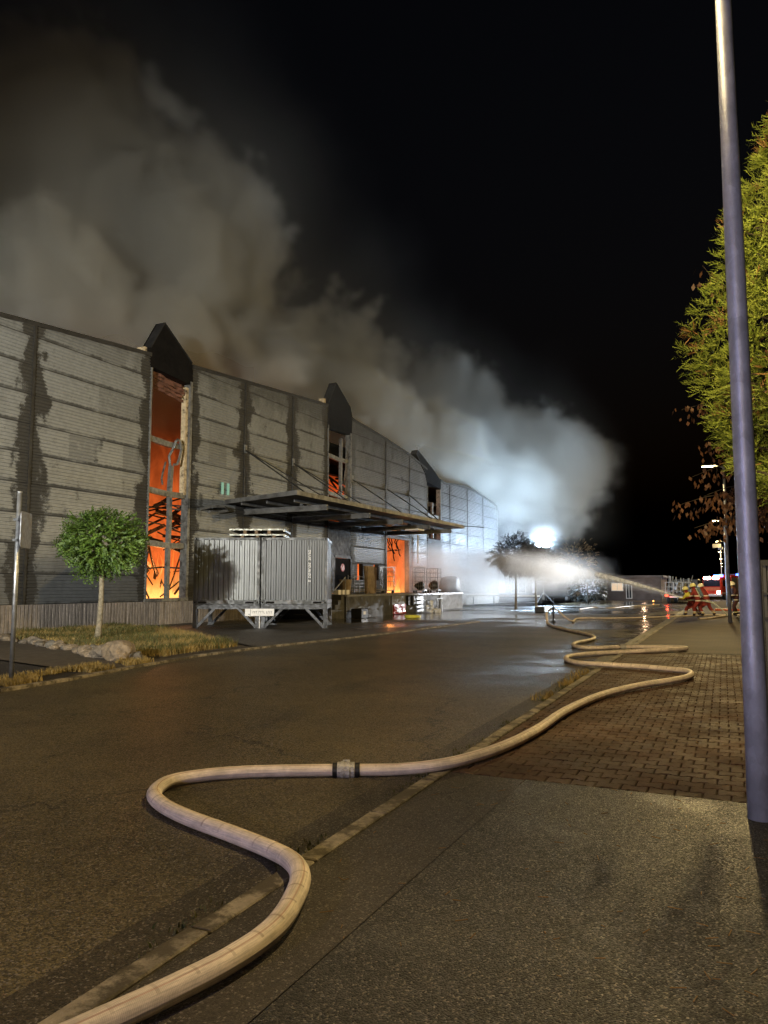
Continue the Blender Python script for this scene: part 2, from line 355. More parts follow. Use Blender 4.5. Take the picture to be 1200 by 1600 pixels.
# ------------------------------------------------------------------ the burning hall
WX = -22.5
def cladmat():
    m, t, b = newmat('cladding'); p = t.pos(); s = t.sep(p)
    u1 = t.new('ShaderNodeUVMap', uv_map='UVMap').outputs[0]; u2 = t.new('ShaderNodeUVMap', uv_map='UVW').outputs[0]
    a = t.sep(u1); c = t.sep(u2)
    u, v, wd, row = a[0], a[1], c[0], c[1]
    edge = t.math('MINIMUM', u, t.math('SUBTRACT', wd, u))
    n1 = t.noise(t.vmath('MULTIPLY', p, (1, 1, 0.7)), 1.3, 6, 0.62); n2 = t.noise(p, 0.45, 4, 0.6); n3 = t.noise(p, 4.5, 4, 0.65)
    wn = t.new('ShaderNodeTexWhiteNoise', noise_dimensions='2D'); t.l.new(t.comb(t.math('FLOOR', t.math('DIVIDE', s[1], 1.37)), row, 0.0), wn.inputs[0])
    wr = t.new('ShaderNodeTexWhiteNoise', noise_dimensions='2D'); t.l.new(t.comb(wd, row, 0.0), wr.inputs[0])
    e = t.math('ADD', edge, t.math('MULTIPLY', t.math('SUBTRACT', n1, 0.5), 2.2))
    e = t.math('ADD', e, t.math('MULTIPLY', t.math('SUBTRACT', wr.outputs[0], 0.5), 0.30))
    near = t.ramp(s[1], 40, 46, 1.0, 0.35)
    soot = t.math('MULTIPLY', t.ramp(e, 0.42, 0.62, 1.0, 0.0), near)
    sv = t.math('ADD', v, t.math('MULTIPLY', t.math('SUBTRACT', n3, 0.5), 0.16))
    seam = t.ramp(sv, 0.05, 0.14, 0.9, 0.0)
    seam = t.math('MULTIPLY', seam, t.ramp(n2, 0.35, 0.55, 0.25, 1.0))
    bl = t.math('MULTIPLY', t.ramp(t.math('ADD', n1, t.math('MULTIPLY', n2, 0.5)), 0.86, 0.98), 0.8)
    cell = t.math('MULTIPLY', t.ramp(t.math('ADD', wn.outputs[0], t.math('MULTIPLY', t.math('SUBTRACT', n3, 0.5), 0.5)), 0.86, 0.97), 0.4)
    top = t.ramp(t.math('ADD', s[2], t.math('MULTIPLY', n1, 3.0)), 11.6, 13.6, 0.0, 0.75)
    low = t.ramp(t.math('ADD', s[2], t.math('MULTIPLY', n1, 2.2)), 4.6, 2.9, 0.0, 0.55)  # shade on the lower wall, painted into the sheet colour
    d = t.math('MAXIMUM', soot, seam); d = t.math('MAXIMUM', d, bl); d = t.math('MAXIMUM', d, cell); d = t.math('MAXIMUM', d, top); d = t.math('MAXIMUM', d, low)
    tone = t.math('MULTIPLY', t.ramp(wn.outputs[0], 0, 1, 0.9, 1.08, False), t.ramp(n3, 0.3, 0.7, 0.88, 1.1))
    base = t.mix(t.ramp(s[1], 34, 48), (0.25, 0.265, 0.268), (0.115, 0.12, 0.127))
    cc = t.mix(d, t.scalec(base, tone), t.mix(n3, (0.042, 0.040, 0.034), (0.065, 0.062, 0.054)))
    t.set(b.inputs['Base Color'], cc); b.inputs['Metallic'].default_value = 0.25
    t.set(b.inputs['Roughness'], t.ramp(d, 0, 1, 0.5, 0.8)); M['cladding'] = m
cladmat()
plain('soot_steel', (0.022, 0.021, 0.021), 0.7, 0.2, 0.5, 2.0)
plain('trim_dark', (0.035, 0.034, 0.032), 0.6, 0.3, 0.4, 3.0)
plain('steel_grey', (0.20, 0.20, 0.19), 0.55, 0.4, 0.4, 5.0, dirt=(0.06, 0.055, 0.05))
plain('steel_burnt', (0.13, 0.11, 0.095), 0.65, 0.3, 0.5, 6.0, dirt=(0.03, 0.026, 0.022))
plain('char', (0.008, 0.007, 0.006), 0.95, 0, 0.4, 3.0, spec=0.1)
plain('insulation', (0.55, 0.44, 0.27), 0.9, 0, 0.3, 7.0, 0.6, 30, dirt=(0.06, 0.04, 0.025))
plain('rag_sheet', (0.13, 0.055, 0.035), 0.8, 0.1, 0.6, 5.0)
def plinthmat():
    m, t, b = newmat('plinth'); p = t.pos()
    k = t.math('MULTIPLY', t.ramp(t.noise(t.vmath('MULTIPLY', p, (1, 6, 0.8)), 1.4, 5, 0.7), 0.3, 0.7, 0.6, 1.15), t.ramp(t.noise(p, 12, 4), 0.3, 0.7, 0.85, 1.1))
    t.set(b.inputs['Base Color'], t.scalec((0.27, 0.235, 0.20), k)); b.inputs['Roughness'].default_value = 0.85; M['plinth'] = m
plinthmat()
RL = [(5, 9.8), (12, 10.4), (17.4, 10.83), (24.7, 11.48), (40, 12.62), (41.7, 12.72), (43.4, 12.42), (48.5, 12.03), (52.8, 11.57), (56.3, 10.95), (60.3, 10.3), (63.5, 10.55), (67, 10.66), (75.4, 9.85), (80, 9.4)]
def roofz(Y):
    for (a, b) in zip(RL, RL[1:]):
        if a[0] <= Y <= b[0]: return a[1] + (b[1]-a[1])*(Y-a[0])/(b[0]-a[0])
    return RL[-1][1]
hall = empty('burning_hall', (WX, 41.7, 0), 0, 'long corrugated metal warehouse hall, burning inside, with tall burnt-out window slots', 'building')
HO = Vector((WX, 41.7, 0))
def hpart(mb, name, m, smooth=False, parent=None): return mb.build(name, m, parent or hall, tuple(-HO) if parent is None else None, smooth)
PITCHR, ROWH = 0.125, 1.05
def panel(y0, y1, z0, z1, row, bay=None):
    b0, b1 = bay or (y0, y1)
    cols = [y0 + (y1-y0)*i/4 for i in range(5)] if z1 > 9.7 else [y0, y1]
    levels = [z0+0.012]; z = z0 + 0.03; out = [0.0]
    while z + PITCHR <= z1 - 0.01:
        for dz, ox in ((0.0, 0.0), (0.045, 0.0), (0.060, 0.038), (0.108, 0.038)): levels.append(z+dz); out.append(ox)
        z += PITCHR
    levels.append(z1-0.012); out.append(0.0)
    V = []; U = []; F = []
    for zz, ox in zip(levels, out):
        for y in cols:
            V.append((ox, y - b0, min(zz, roofz(y)-0.05) - z0)); U.append((y - b0, min(zz, roofz(y)) - z0))
    n = len(cols)
    for i in range(len(levels)-1):
        for k in range(n-1):
            q = (i*n+k, i*n+k+1, (i+1)*n+k+1, (i+1)*n+k)
            if max(V[j][2] for j in q) - min(V[j][2] for j in q) > 1e-4: F.append(q)
    if not F: return
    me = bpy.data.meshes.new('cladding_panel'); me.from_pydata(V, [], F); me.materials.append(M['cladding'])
    l1 = me.uv_layers.new(name='UVMap'); l2 = me.uv_layers.new(name='UVW')
    for lp in me.loops:
        l1.data[lp.index].uv = U[lp.vertex_index]; l2.data[lp.index].uv = (b1-b0, row)
    o = link('cladding_panel', me, hall, Vector((WX + random.uniform(-.004, .004), b0, z0)) - HO)
    return o
BAYS = [(8, 14.4), (14.4, 18.84), (18.84, 24.75), (27.45, 31.6), (31.6, 36.15), (36.15, 40.15), (43.2, 48.5), (48.5, 52.75), (52.75, 56.3), (59.3, 61.5), (61.5, 66.1), (66.1, 70.7), (70.7, 75.4)]
SLOTS = [(24.75, 27.45), (40.15, 43.2), (56.3, 59.3)]
for (a, b) in BAYS:
    z = 1.0; r = 0
    while z < max(roofz(a), roofz(b), roofz((a+b)/2)) - 0.05:
        skip = (a == 48.5 and z < 5.1)
        segs = [(a+0.03, b-0.03)]
        if a == 43.2 and r == 1: segs = [(a+0.03, 44.15), (45.0, 46.55), (47.35, b-0.03)]
        if not skip:
            for (p0, p1) in segs: panel(p0, p1, z, z+ROWH, r, (p0, p1) if len(segs) > 1 else (a+0.03, b-0.03))
        z += ROWH; r += 1
# wall core behind the sheets, joint covers, verge trim
core = MB()
for (a, b) in BAYS:
    n = 3
    for i in range(n):
        y0 = a + (b-a)*i/n; y1 = a + (b-a)*(i+1)/n; z0, z1 = roofz(y0)-0.12, roofz(y1)-0.12
        lo = 5.2 if a == 48.5 else 0.6
        vs = [(WX-0.30, y0, lo), (WX-0.04, y0, lo), (WX-0.04, y1, lo), (WX-0.30, y1, lo), (WX-0.30, y0, z0), (WX-0.04, y0, z0), (WX-0.04, y1, z1), (WX-0.30, y1, z1)]
        fs = [(3, 2, 1, 0), (4, 5, 6, 7), (0, 1, 5, 4), (1, 2, 6, 5), (2, 3, 7, 6), (3, 0, 4, 7)]
        if a == 43.2:
            continue
        core.add(vs, fs)
core.box(WX-0.3, WX-0.04, 43.2, 48.5, 3.1, 11.9); core.box(WX-0.3, WX-0.04, 43.2, 48.5, 0.6, 2.05)
for (q0, q1) in ((43.2, 44.15), (45.0, 46.55), (47.35, 48.5)): core.box(WX-0.3, WX-0.04, q0, q1, 2.05, 3.1)
hpart(core, 'wall', M['soot_steel'])
for y in (14.4, 18.84, 31.6, 36.15, 48.5, 52.75, 61.5, 66.1, 70.7):
    z0 = 5.2 if y in (48.5,) else 1.0
    hpart(MB().box(WX+0.034, WX+0.06, y-0.06, y+0.06, z0, roofz(y)-0.1), 'joint_cover', M['trim_dark'])
for (a, b) in BAYS:
    vt = MB()
    for i in range(4):
        y0 = a + (b-a)*i/4; y1 = a + (b-a)*(i+1)/4; z0 = roofz(y0); z1 = roofz(y1); dz = 0.11
        vs = [(WX-0.34, y0, z0-dz), (WX+0.07, y0, z0-dz), (WX+0.07, y1, z1-dz), (WX-0.34, y1, z1-dz), (WX-0.34, y0, z0+0.05), (WX+0.07, y0, z0+0.05), (WX+0.07, y1, z1+0.05), (WX-0.34, y1, z1+0.05)]
        vt.add(vs, [(3, 2, 1, 0), (4, 5, 6, 7), (0, 1, 5, 4), (1, 2, 6, 5), (2, 3, 7, 6), (3, 0, 4, 7)])
    hpart(vt, 'roof_verge', M['trim_dark'])
# concrete plinth with ribbed face
y = 8.0
while y < 34.5:
    pm = MB(); pm.box(WX-0.3, WX+0.02, y+0.01, y+2.24, -0.1, 0.985)
    k = y + 0.08
    while k < y + 2.2:
        pm.box(WX+0.015, WX+0.045, k, k+0.10, 0.0, 0.97); k += 0.155
    hpart(pm, 'plinth_panel', M['plinth']); y += 2.25
hpart(MB().box(WX-0.3, WX+0.02, 34.25, 48.45, 1.21, 1.5).box(WX-0.3, WX+0.02, 52.8, 75.4, -0.1, 0.985), 'plinth_panel', M['plinth'])
# far end gable wall, back wall and what is left of the roof
hpart(MB().box(-62, WX+0.03, 75.42, 75.7, 0, 9.6), 'end_wall', M['soot_steel'])
hpart(MB().box(-62, WX-0.3, 7.7, 7.95, 0, 9.8), 'end_wall', M['soot_steel'])
hpart(MB().box(-62.3, -62, 7.7, 75.7, 0, 10), 'back_wall', M['char'])
hpart(MB().box(-62, WX-0.4, 8, 21, 9.5, 9.7).box(-62, -42, 21, 28, 9.5, 9.7).box(-62, WX-0.4, 70, 75, 9.3, 9.5).box(-62, -48, 28, 70, 9.6, 9.8).box(-27, WX-0.4, 37, 70, 9.7, 9.9), 'roof', M['char'])
hpart(MB().box(-62, WX-0.31, 8, 75.4, 0.0, 0.9), 'floor', M['char'])
hpart(MB().box(-24.7, -24.6, 37.0, 66.0, 9.1, 11.2), 'inner_lining', M['char'])
hpart(MB().box(WX-0.02, WX+0.05, 75.38, 75.55, 0, 9.9), 'corner_trim', M['steel_grey'])
# hoods over the slots
HOODS = [[(24.70, 10.95), (24.66, 11.72), (25.48, 13.05), (27.38, 11.75), (27.5, 10.75)],
         [(40.1, 11.2), (40.15, 12.75), (41.08, 14.2), (43.0, 13.05), (43.3, 12.3), (43.25, 11.3)],
         [(56.25, 9.9), (55.9, 10.5), (54.0, 11.75), (54.3, 12.1), (57.4, 11.05), (59.3, 10.3), (59.32, 9.7)]]
for poly in HOODS:
    n = len(poly); vs = [(WX+0.05, y, z) for y, z in poly] + [(WX-0.4, y-0.05, z+0.01) for y, z in poly]
    fs = [tuple(range(n)), tuple(range(2*n-1, n-1, -1))] + [(i, n+i, n+(i+1) % n, (i+1) % n) for i in range(n)]
    hd = hpart(MB().add(vs, fs), 'slot_hood', M['char'])
    tr = MB()
    for i in range(1, n-2):
        tr.bar((WX-0.17, poly[i][0], poly[i][1]+0.03), (WX-0.17, poly[i+1][0], poly[i+1][1]+0.03), 0.52, 0.05)
    tr.build('hood_capping', M['soot_steel'], hd)
hpart(MB().box(WX-0.5, WX-0.1, 24.45, 24.62, 11.35, 11.75), 'hood_return', M['insulation'])
hpart(MB().box(WX-0.5, WX-0.1, 39.9, 40.08, 12.5, 13.0), 'hood_return', M['insulation'])
# slot frames: jambs, mullion, transoms, all bent to some degree
def wob(a, b, k, amp):
    a = Vector(a); b = Vector(b)
    return [a + (b-a)*i/k + Vector((random.uniform(-amp, amp), random.uniform(-amp, amp), random.uniform(-amp, amp)*0.5)) for i in range(k+1)]
def barpath(pts, w_, h_=None):
    mb = MB()
    for a, b in zip(pts, pts[1:]): mb.bar(a, b, w_, h_)
    return mb
def slot_frame(y0, y1, z0, z1, trans, mull, mz):
    hpart(MB().box(WX-0.34, WX+0.07, y0+0.005, y0+0.07, z0, z1), 'jamb', M['steel_grey'])
    hpart(MB().box(WX-0.30, WX+0.08, y1-0.16, y1-0.005, z0, z1), 'jamb', M['steel_grey'])
    for tz in trans:
        hpart(barpath([(WX-0.12, y0+0.07, tz+0.05), (WX-0.10, (y0+y1)/2, tz-0.04), (WX-0.12, y1-0.17, tz)], 0.16, 0.24), 'transom', M['steel_grey'])
    hpart(barpath([(WX-0.12, mull, z0)] + [(WX-0.12+random.uniform(-.03, .03), mull+random.uniform(-.05, .05), z0+(mz-z0)*i/5) for i in range(1, 6)], 0.17, 0.17), 'mullion', M['steel_grey'])
slot_frame(24.75, 27.45, 1.0, 10.9, (3.42, 5.66, 7.85), 26.28, 6.9)
hpart(MB().box(WX-0.27, WX-0.02, 27.10, 27.28, 5.7, 10.6), 'insulation_edge', M['insulation'])
hpart(MB().box(WX-0.3, WX+0.10, 24.75, 27.45, 0.985, 1.12), 'sill', M['steel_grey'])
# twisted end of the upper mullion and the loop of bent channel
hpart(MB().tube([(WX-0.1, 26.25, 6.9), (WX-0.05, 26.12, 7.3), (WX, 26.30, 7.65), (WX+0.05, 26.42, 8.0), (WX+0.05, 26.55, 8.1), (WX+0.05, 26.7, 8.05), (WX+0.05, 26.8, 7.7), (WX+0.02, 26.72, 7.3), (WX, 26.6, 7.0), (WX, 26.38, 6.95)], 0.06, 5), 'bent_channel', M['steel_grey'])
hpart(MB().tube([(WX-0.05, 25.9, 7.0), (WX-0.02, 25.7, 6.5), (WX, 25.62, 6.2), (WX-0.05, 25.75, 6.0)], 0.045, 5), 'bent_channel', M['steel_burnt'])
for i in range(5):
    z = 10.75 - 0.16*i; y0 = 24.85 + random.uniform(0, 0.4); y1 = 27.0 + random.uniform(-.3, .2)
    if i > 3: y0 += 0.3
    hpart(barpath(wob((WX-0.25, y0, z+0.1), (WX-0.12, y1, z-0.15), 6, 0.05), 0.03, 0.13), 'torn_sheet', M['rag_sheet'])
slot_frame(40.15, 43.2, 5.6, 11.4, (7.25, 9.55), 42.1, 10.9)
for i in range(4):
    yy = 42.55 + 0.13*i
    hpart(barpath(wob((WX-0.15, yy, 5.9+0.3*i), (WX-0.1, yy+0.1, 9.3+random.uniform(-.5, 1.2)), 5, 0.06), 0.04), 'bent_strip', M['steel_grey'])
slot_frame(56.3, 59.3, 5.5, 9.6, (7.3,), 57.7, 8.4)
hpart(MB().box(WX-0.06, WX+0.04, 40.2, 43.15, 3.53, 5.6), 'slot_infill', M['soot_steel']); hpart(MB().box(WX-0.06, WX+0.04, 56.35, 59.25, 1.0, 5.4), 'slot_infill', M['soot_steel'])
# black steel door with a red disc and its frame, on the loading platform
dr = hpart(MB().box(WX+0.05, WX+0.12, 40.95, 42.95, 1.22, 3.35), 'door', M['char'])
plain('disc_red', (0.55, 0.10, 0.06), 0.5, 0, 0.2)
plain('paint_white', (0.72, 0.70, 0.66), 0.5, 0, 0.15)
mb = MB().cyl((WX+0.121, 41.95, 2.78), (WX+0.14, 41.95, 2.78), 0.24, 20); mb.build('disc_sign', M['disc_red'], dr)
MB().bar((WX+0.145, 41.83, 2.66), (WX+0.145, 42.07, 2.90), 0.008, 0.05).build('disc_mark', M['paint_white'], dr)
hpart(MB().box(WX+0.04, WX+0.16, 40.2, 40.93, 1.22, 3.5).box(WX+0.04, WX+0.16, 42.97, 43.1, 1.22, 3.5).box(WX+0.04, WX+0.16, 40.75, 43.1, 3.36, 3.52), 'door_frame', M['trim_dark'])
# loading-door reveal and torn track hanging in it
hpart(MB().box(WX-0.3, WX+0.07, 48.42, 48.6, 1.2, 5.2).box(WX-0.3, WX+0.07, 52.5, 52.72, 1.2, 5.2).box(WX-0.3, WX+0.07, 48.6, 52.5, 5.03, 5.2), 'door_reveal', M['steel_burnt'])
for i in range(5):
    y = 48.9 + 0.5*i
    hpart(MB().tube(wob((WX-0.15, y, 5.05), (WX-0.1+random.uniform(-.1, .3), y+random.uniform(-.5, .7), 4.4-random.uniform(0, 1.1)), 6, 0.09), 0.04, 5), 'torn_track', M['char'])
hpart(MB().tube(wob((WX-0.1, 48.65, 4.1), (WX-0.1, 51.3, 4.3), 8, 0.12), 0.035, 5), 'torn_track', M['char'])
hpart(MB().tube([(WX+0.2, 53.9, 5.5), (WX+0.2, 53.9, 3.6), (WX+0.2, 53.95, 3.4)], 0.06, 8), 'downpipe', M['paint_white'])
# striped pair of marks high on the wall, their reflected light put in as glow
plain('reflect_green', (0.30, 0.62, 0.42), 0.3, 0, 0.2, 20)
emit('mark_green_glow', (0.42, 0.85, 0.58), 0.42)
for y in (29.72, 30.16):
    hpart(MB().box(WX+0.06, WX+0.09, y, y+0.17, 6.02, 6.58), 'glowing_mark', M['mark_green_glow'])
hpart(MB().tube([(WX+0.05, 28.2, 5.15), (WX+0.3, 28.8, 5.32), (WX+0.5, 29.4, 5.38), (WX+0.3, 30.0, 5.25), (WX+0.1, 29.5, 5.12), (WX+0.1, 28.8, 5.08)], 0.07, 6), 'dangling_conduit', M['steel_grey'])

# ------------------------------------------------------------------ fire inside the hall
def firemat(name, zlo, zhi, hot, mid, dark, gain=1.0, scale=0.9):
    m, t, b = newmat(name); p = t.pos(); s = t.sep(p)
    n1 = t.noise(t.vmath('MULTIPLY', p, (1, 1, 0.45)), scale, 6, 0.62, dist=0.4); n2 = t.noise(t.vmath('MULTIPLY', p, (1, 1, 0.4)), scale*2.2, 4, 0.6)
    h = t.ramp(t.math('ADD', s[2], t.math('MULTIPLY', t.math('SUBTRACT', n1, 0.5), (zhi-zlo)*0.55)), zlo, zhi, 0, 1, False)
    cr = t.new('ShaderNodeValToRGB'); e = cr.color_ramp; t.l.new(h, cr.inputs[0])
    e.elements[0].position = 0; e.elements[0].color = (*hot, 1); e.elements[1].position = 1; e.elements[1].color = (*dark, 1)
    x = e.elements.new(0.12); x.color = (*mid, 1); x = e.elements.new(0.5); x.color = tuple(0.62*q for q in mid) + (1,)
    t.set(b.inputs['Emission Color'], cr.outputs[0]); t.set(b.inputs['Emission Strength'], t.math('MULTIPLY', t.ramp(n2, 0.3, 0.7, 0.78, 1.18), gain))
    b.inputs['Base Color'].default_value = (0.01, 0.008, 0.006, 1); b.inputs['Roughness'].default_value = 1
    M[name] = m; return m
firemat('fire_slot', 1.8, 10.8, (1.0, 0.42, 0.10), (0.95, 0.16, 0.028), (0.050, 0.004, 0.001), 1.0)
firemat('fire_door', 1.2, 8.0, (1.0, 0.38, 0.08), (1.0, 0.19, 0.04), (0.5, 0.06, 0.01), 1.1)
firemat('fire_high', 8.2, 10.3, (0.9, 0.16, 0.03), (0.7, 0.09, 0.014), (0.0004, 0.0003, 0.0003), 1.0, 1.4)
def flamemat():
    m, t, b = newmat('flame'); p = t.pos(); z = t.sep(p)[2]
    k = t.ramp(t.math('ADD', z, t.math('MULTIPLY', t.noise(p, 3.0, 4), 0.6)), 1.2, 2.6); t.set(b.inputs['Emission Color'], t.mix(k, (1.0, 0.42, 0.10), (1.0, 0.22, 0.035)))
    t.set(b.inputs['Emission Strength'], t.ramp(k, 0, 1, 2.2, 1.1)); b.inputs['Base Color'].default_value = (0, 0, 0, 1); M['flame'] = m
flamemat()
def fire_mass(name, label, a, b, z0, z1, depth, m, seed):
    a = Vector((*a, 0)); b = Vector((*b, 0)); d = b-a; n = Vector((-d.y, d.x, 0)).normalized(); mb = MB()
    NX, NZ = 26, 18; V = []; F = []
    for side in (0, 1):
        for i in range(NX+1):
            for j in range(NZ+1):
                q = a + d*i/NX; z = z0 + (z1-z0)*j/NZ
                k = depth*(mnoise.noise(Vector((i*0.35+seed, j*0.3, side*7)))*0.7 + 0.5*math.sin(math.pi*i/NX))
                top = 1.0*mnoise.noise(Vector((i*0.3, seed, 2))) if j == NZ else 0
                V.append(q + n*(k if side == 0 else -0.4-abs(k)*0.3) + Vector((0, 0, z+top)))
    S = (NX+1)*(NZ+1); g = lambda s, i, j: s*S + i*(NZ+1)+j
    for s in (0, 1):
        for i in range(NX):
            for j in range(NZ): F.append((g(s, i, j), g(s, i+1, j), g(s, i+1, j+1), g(s, i, j+1)))
    for i in range(NX): F += [(g(0, i, NZ), g(0, i+1, NZ), g(1, i+1, NZ), g(1, i, NZ)), (g(0, i, 0), g(0, i+1, 0), g(1, i+1, 0), g(1, i, 0))]
    for j in range(NZ): F += [(g(0, 0, j), g(0, 0, j+1), g(1, 0, j+1), g(1, 0, j)), (g(0, NX, j), g(0, NX, j+1), g(1, NX, j+1), g(1, NX, j))]
    o = mb.add(V, F).build(name, m, None, None, True)
    return tag(o, label, 'fire', None, 'stuff')
fire_mass('fire', 'glowing orange fire filling the tall slot beside the round tree', (-28.5, 41.0), (-37.0, 28.5), 0.9, 16.0, 2.2, M['fire_slot'], 1.0)
fire_mass('fire', 'dull orange fire low behind the slot above the canopy', (-26.0, 53.0), (-31.0, 44.0), 3.0, 11.0, 1.0, M['fire_high'], 5.0)
fire_mass('fire', 'bright orange fire filling the loading door', (-25.2, 58.8), (-27.8, 48.5), 0.9, 8.0, 0.7, M['fire_door'], 9.0)
fire_mass('fire', 'orange fire behind the two small broken windows over the loading platform', (-24.3, 50.2), (-25.2, 45.6), 0.9, 4.4, 0.5, M['fire_door'], 12.0)
def tongue(mb, c, h, r, lean):
    n = 6; pts = []; rs = []
    for i in range(7):
        k = i/6; pts.append(Vector(c) + Vector((lean[0]*k*k + 0.06*math.sin(k*7+c[1]*9), lean[1]*k*k + 0.06*math.cos(k*6+c[0]*5), h*k))); rs.append(r*(math.sin(math.pi*min(1, 0.25+k*0.75)))*(1-k*0.6) + 0.004)
    mb.tube(pts, r, n, True, rs)
fl = MB()
for i in range(26): tongue(fl, (-23.6-random.random()*1.6, 25.9+random.random()*1.7, 1.0), 0.12+random.random()*0.4, 0.04+random.random()*0.06, (random.uniform(-.2, .2), random.uniform(-.25, .25)))
for i in range(22): tongue(fl, (-24.6-random.random()*3.0, 27.0+random.random()*4.5, 0.9), 0.7+random.random()*1.9, 0.10+random.random()*0.16, (random.uniform(-.3, .3), random.uniform(-.4, .4)))
tag(fl.build('flames', M['flame'], smooth=True), 'yellow flames licking up at the foot of the tall slot beside the round tree', 'flames', None, 'stuff')
fl = MB()
for i in range(16): tongue(fl, (-22.7-random.random()*1.0, 49.4+random.random()*1.8, 1.2), 0.15+random.random()*0.4, 0.05+random.random()*0.07, (random.uniform(-.2, .2), random.uniform(-.25, .25)))
for i in range(18): tongue(fl, (-23.4-random.random()*1.2, 49.0+random.random()*4.5, 0.95), 0.6+random.random()*1.7, 0.10+random.random()*0.14, (random.uniform(-.3, .3), random.uniform(-.4, .4)))
tag(fl.build('flames', M['flame'], smooth=True), 'low yellow flames on the loading platform at the foot of the loading door', 'flames', None, 'stuff')
# collapsed roof steel inside the slots
db = MB()
for i in range(60):
    c = Vector((random.uniform(-29, -23.2), 0, random.uniform(1.0, 7.0))); c.y = 26.0 - (c.x-WX)*1.05 + random.uniform(-1.9, 1.9)
    if c.z > 5.6: c.z -= 1.5
    ang = random.choice((random.gauss(-.12, .08), random.gauss(.35, .12), random.gauss(-.12, .08))) if c.z > 3.3 else random.uniform(-1.4, 1.4); L = random.uniform(1.4, 3.4)
    d = Vector((random.uniform(-.35, .35), math.cos(ang), math.sin(ang)))*L/2
    pts = [c-d, c + Vector((0, 0, random.uniform(-.08, .08))), c+d]
    wv = random.choice((0.05, 0.07, 0.1, 0.16))
    for a, b in zip(pts, pts[1:]): db.bar(a, b, wv*0.6, wv)
tag(db.build('collapsed_steel', M['steel_burnt']), 'tangle of charred collapsed roof steel inside the tall burning slot', 'debris', None, 'stuff')
db = MB()
for i in range(26):
    c = Vector((random.uniform(-26, -23.2), 0, random.uniform(6.8, 9.0))); c.y = 41.7 - (c.x-WX)*1.8 + random.uniform(-1.6, 1.6)
    d = Vector((random.uniform(-.2, .2), 1, random.uniform(-.35, .35)))*random.uniform(.5, 1.1)
    db.bar(c-d, c+d, 0.07, 0.14)
tag(db.build('collapsed_steel', M['char']), 'charred collapsed steel behind the slot above the canopy', 'debris', None, 'stuff')
# light the burning goods throw up through the open roof
light('fire_light', 'POINT', (-24.6, 28.2, 2.6), (1.0, 0.36, 0.10), 260, .5)
light('fire_light', 'POINT', (-23.6, 51.2, 2.6), (1.0, 0.36, 0.10), 260, .5)
light('fire_light', 'POINT', (-37, 48, 6.5), (1.0, 0.66, 0.38), 3200, 1.5)
light('fire_light', 'POINT', (-37, 33, 6.0), (1.0, 0.66, 0.38), 1800, 1.5)
# ------------------------------------------------------------------ canopy over the loading platform
cn = empty('loading_canopy', (-20, 39, 0), 0, 'flat grey steel canopy hung on tie rods over the loading platform', 'canopy'); CO = Vector((-20, 39, 0))
def cpart(mb, name, m): return mb.build(name, m, cn, tuple(-CO))
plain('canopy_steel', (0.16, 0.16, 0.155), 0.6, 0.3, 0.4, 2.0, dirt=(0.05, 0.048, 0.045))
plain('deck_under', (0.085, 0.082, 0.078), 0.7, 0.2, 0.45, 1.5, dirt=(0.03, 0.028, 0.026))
q = [(-22.4, 30.0), (-17.35, 28.25), (-17.05, 49.4), (-22.4, 51.3)]
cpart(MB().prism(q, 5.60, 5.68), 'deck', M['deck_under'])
for (a, b) in ((0, 1), (1, 2), (2, 3)):
    cpart(MB().bar((*q[a], 5.66), (*q[b], 5.66), 0.07, 0.20), 'edge_beam', M['canopy_steel'])
for y in (31.6, 36.15, 40.4, 44.6, 48.5):
    cpart(MB().bar((-22.4, y, 5.40), (-17.5, y-0.35, 5.40), 0.14, 0.07).bar((-22.4, y, 5.30), (-17.5, y-0.35, 5.30), 0.02, 0.16).bar((-22.4, y, 5.20), (-17.5, y-0.35, 5.20), 0.14, 0.05), 'beam', M['canopy_steel'])
    cpart(MB().box(-19.0, -18.75, y-0.35, y-0.05, 5.44, 5.6), 'bracket', M['canopy_steel'])
for x in (-21.3, -19.9, -18.4):
    cpart(MB().bar((x, 29.8, 5.52), (x, 50.0, 5.52), 0.08, 0.14), 'purlin', M['canopy_steel'])
for y in (31.6, 36.15, 43.3, 48.5, 52.6):
    ye = min(y, 49.2)
    cpart(MB().tube([(WX+0.08, y, 8.45), (-18.2, ye-0.3, 5.72)], 0.035, 6), 'tie_rod', M['trim_dark'])
    if y < 40: cpart(MB().tube([(WX+0.08, y, 8.45), (-18.2, ye+1.6, 5.72)], 0.03, 6), 'tie_rod', M['trim_dark'])
    cpart(MB().box(WX+0.06, WX+0.12, y-0.1, y+0.1, 8.3, 8.7), 'rod_plate', M['steel_grey'])
cpart(MB().cbox(-18.9, -18.0, 43.6, 44.6, 5.08, 5.19, 0.03), 'canopy_lamp', M['paint_white'])
cpart(MB().tube([(-17.1, 49.2, 5.7), (-16.6, 50.2, 5.72), (-16.2, 51.2, 5.70)], 0.03, 5), 'bent_flashing', M['trim_dark'])

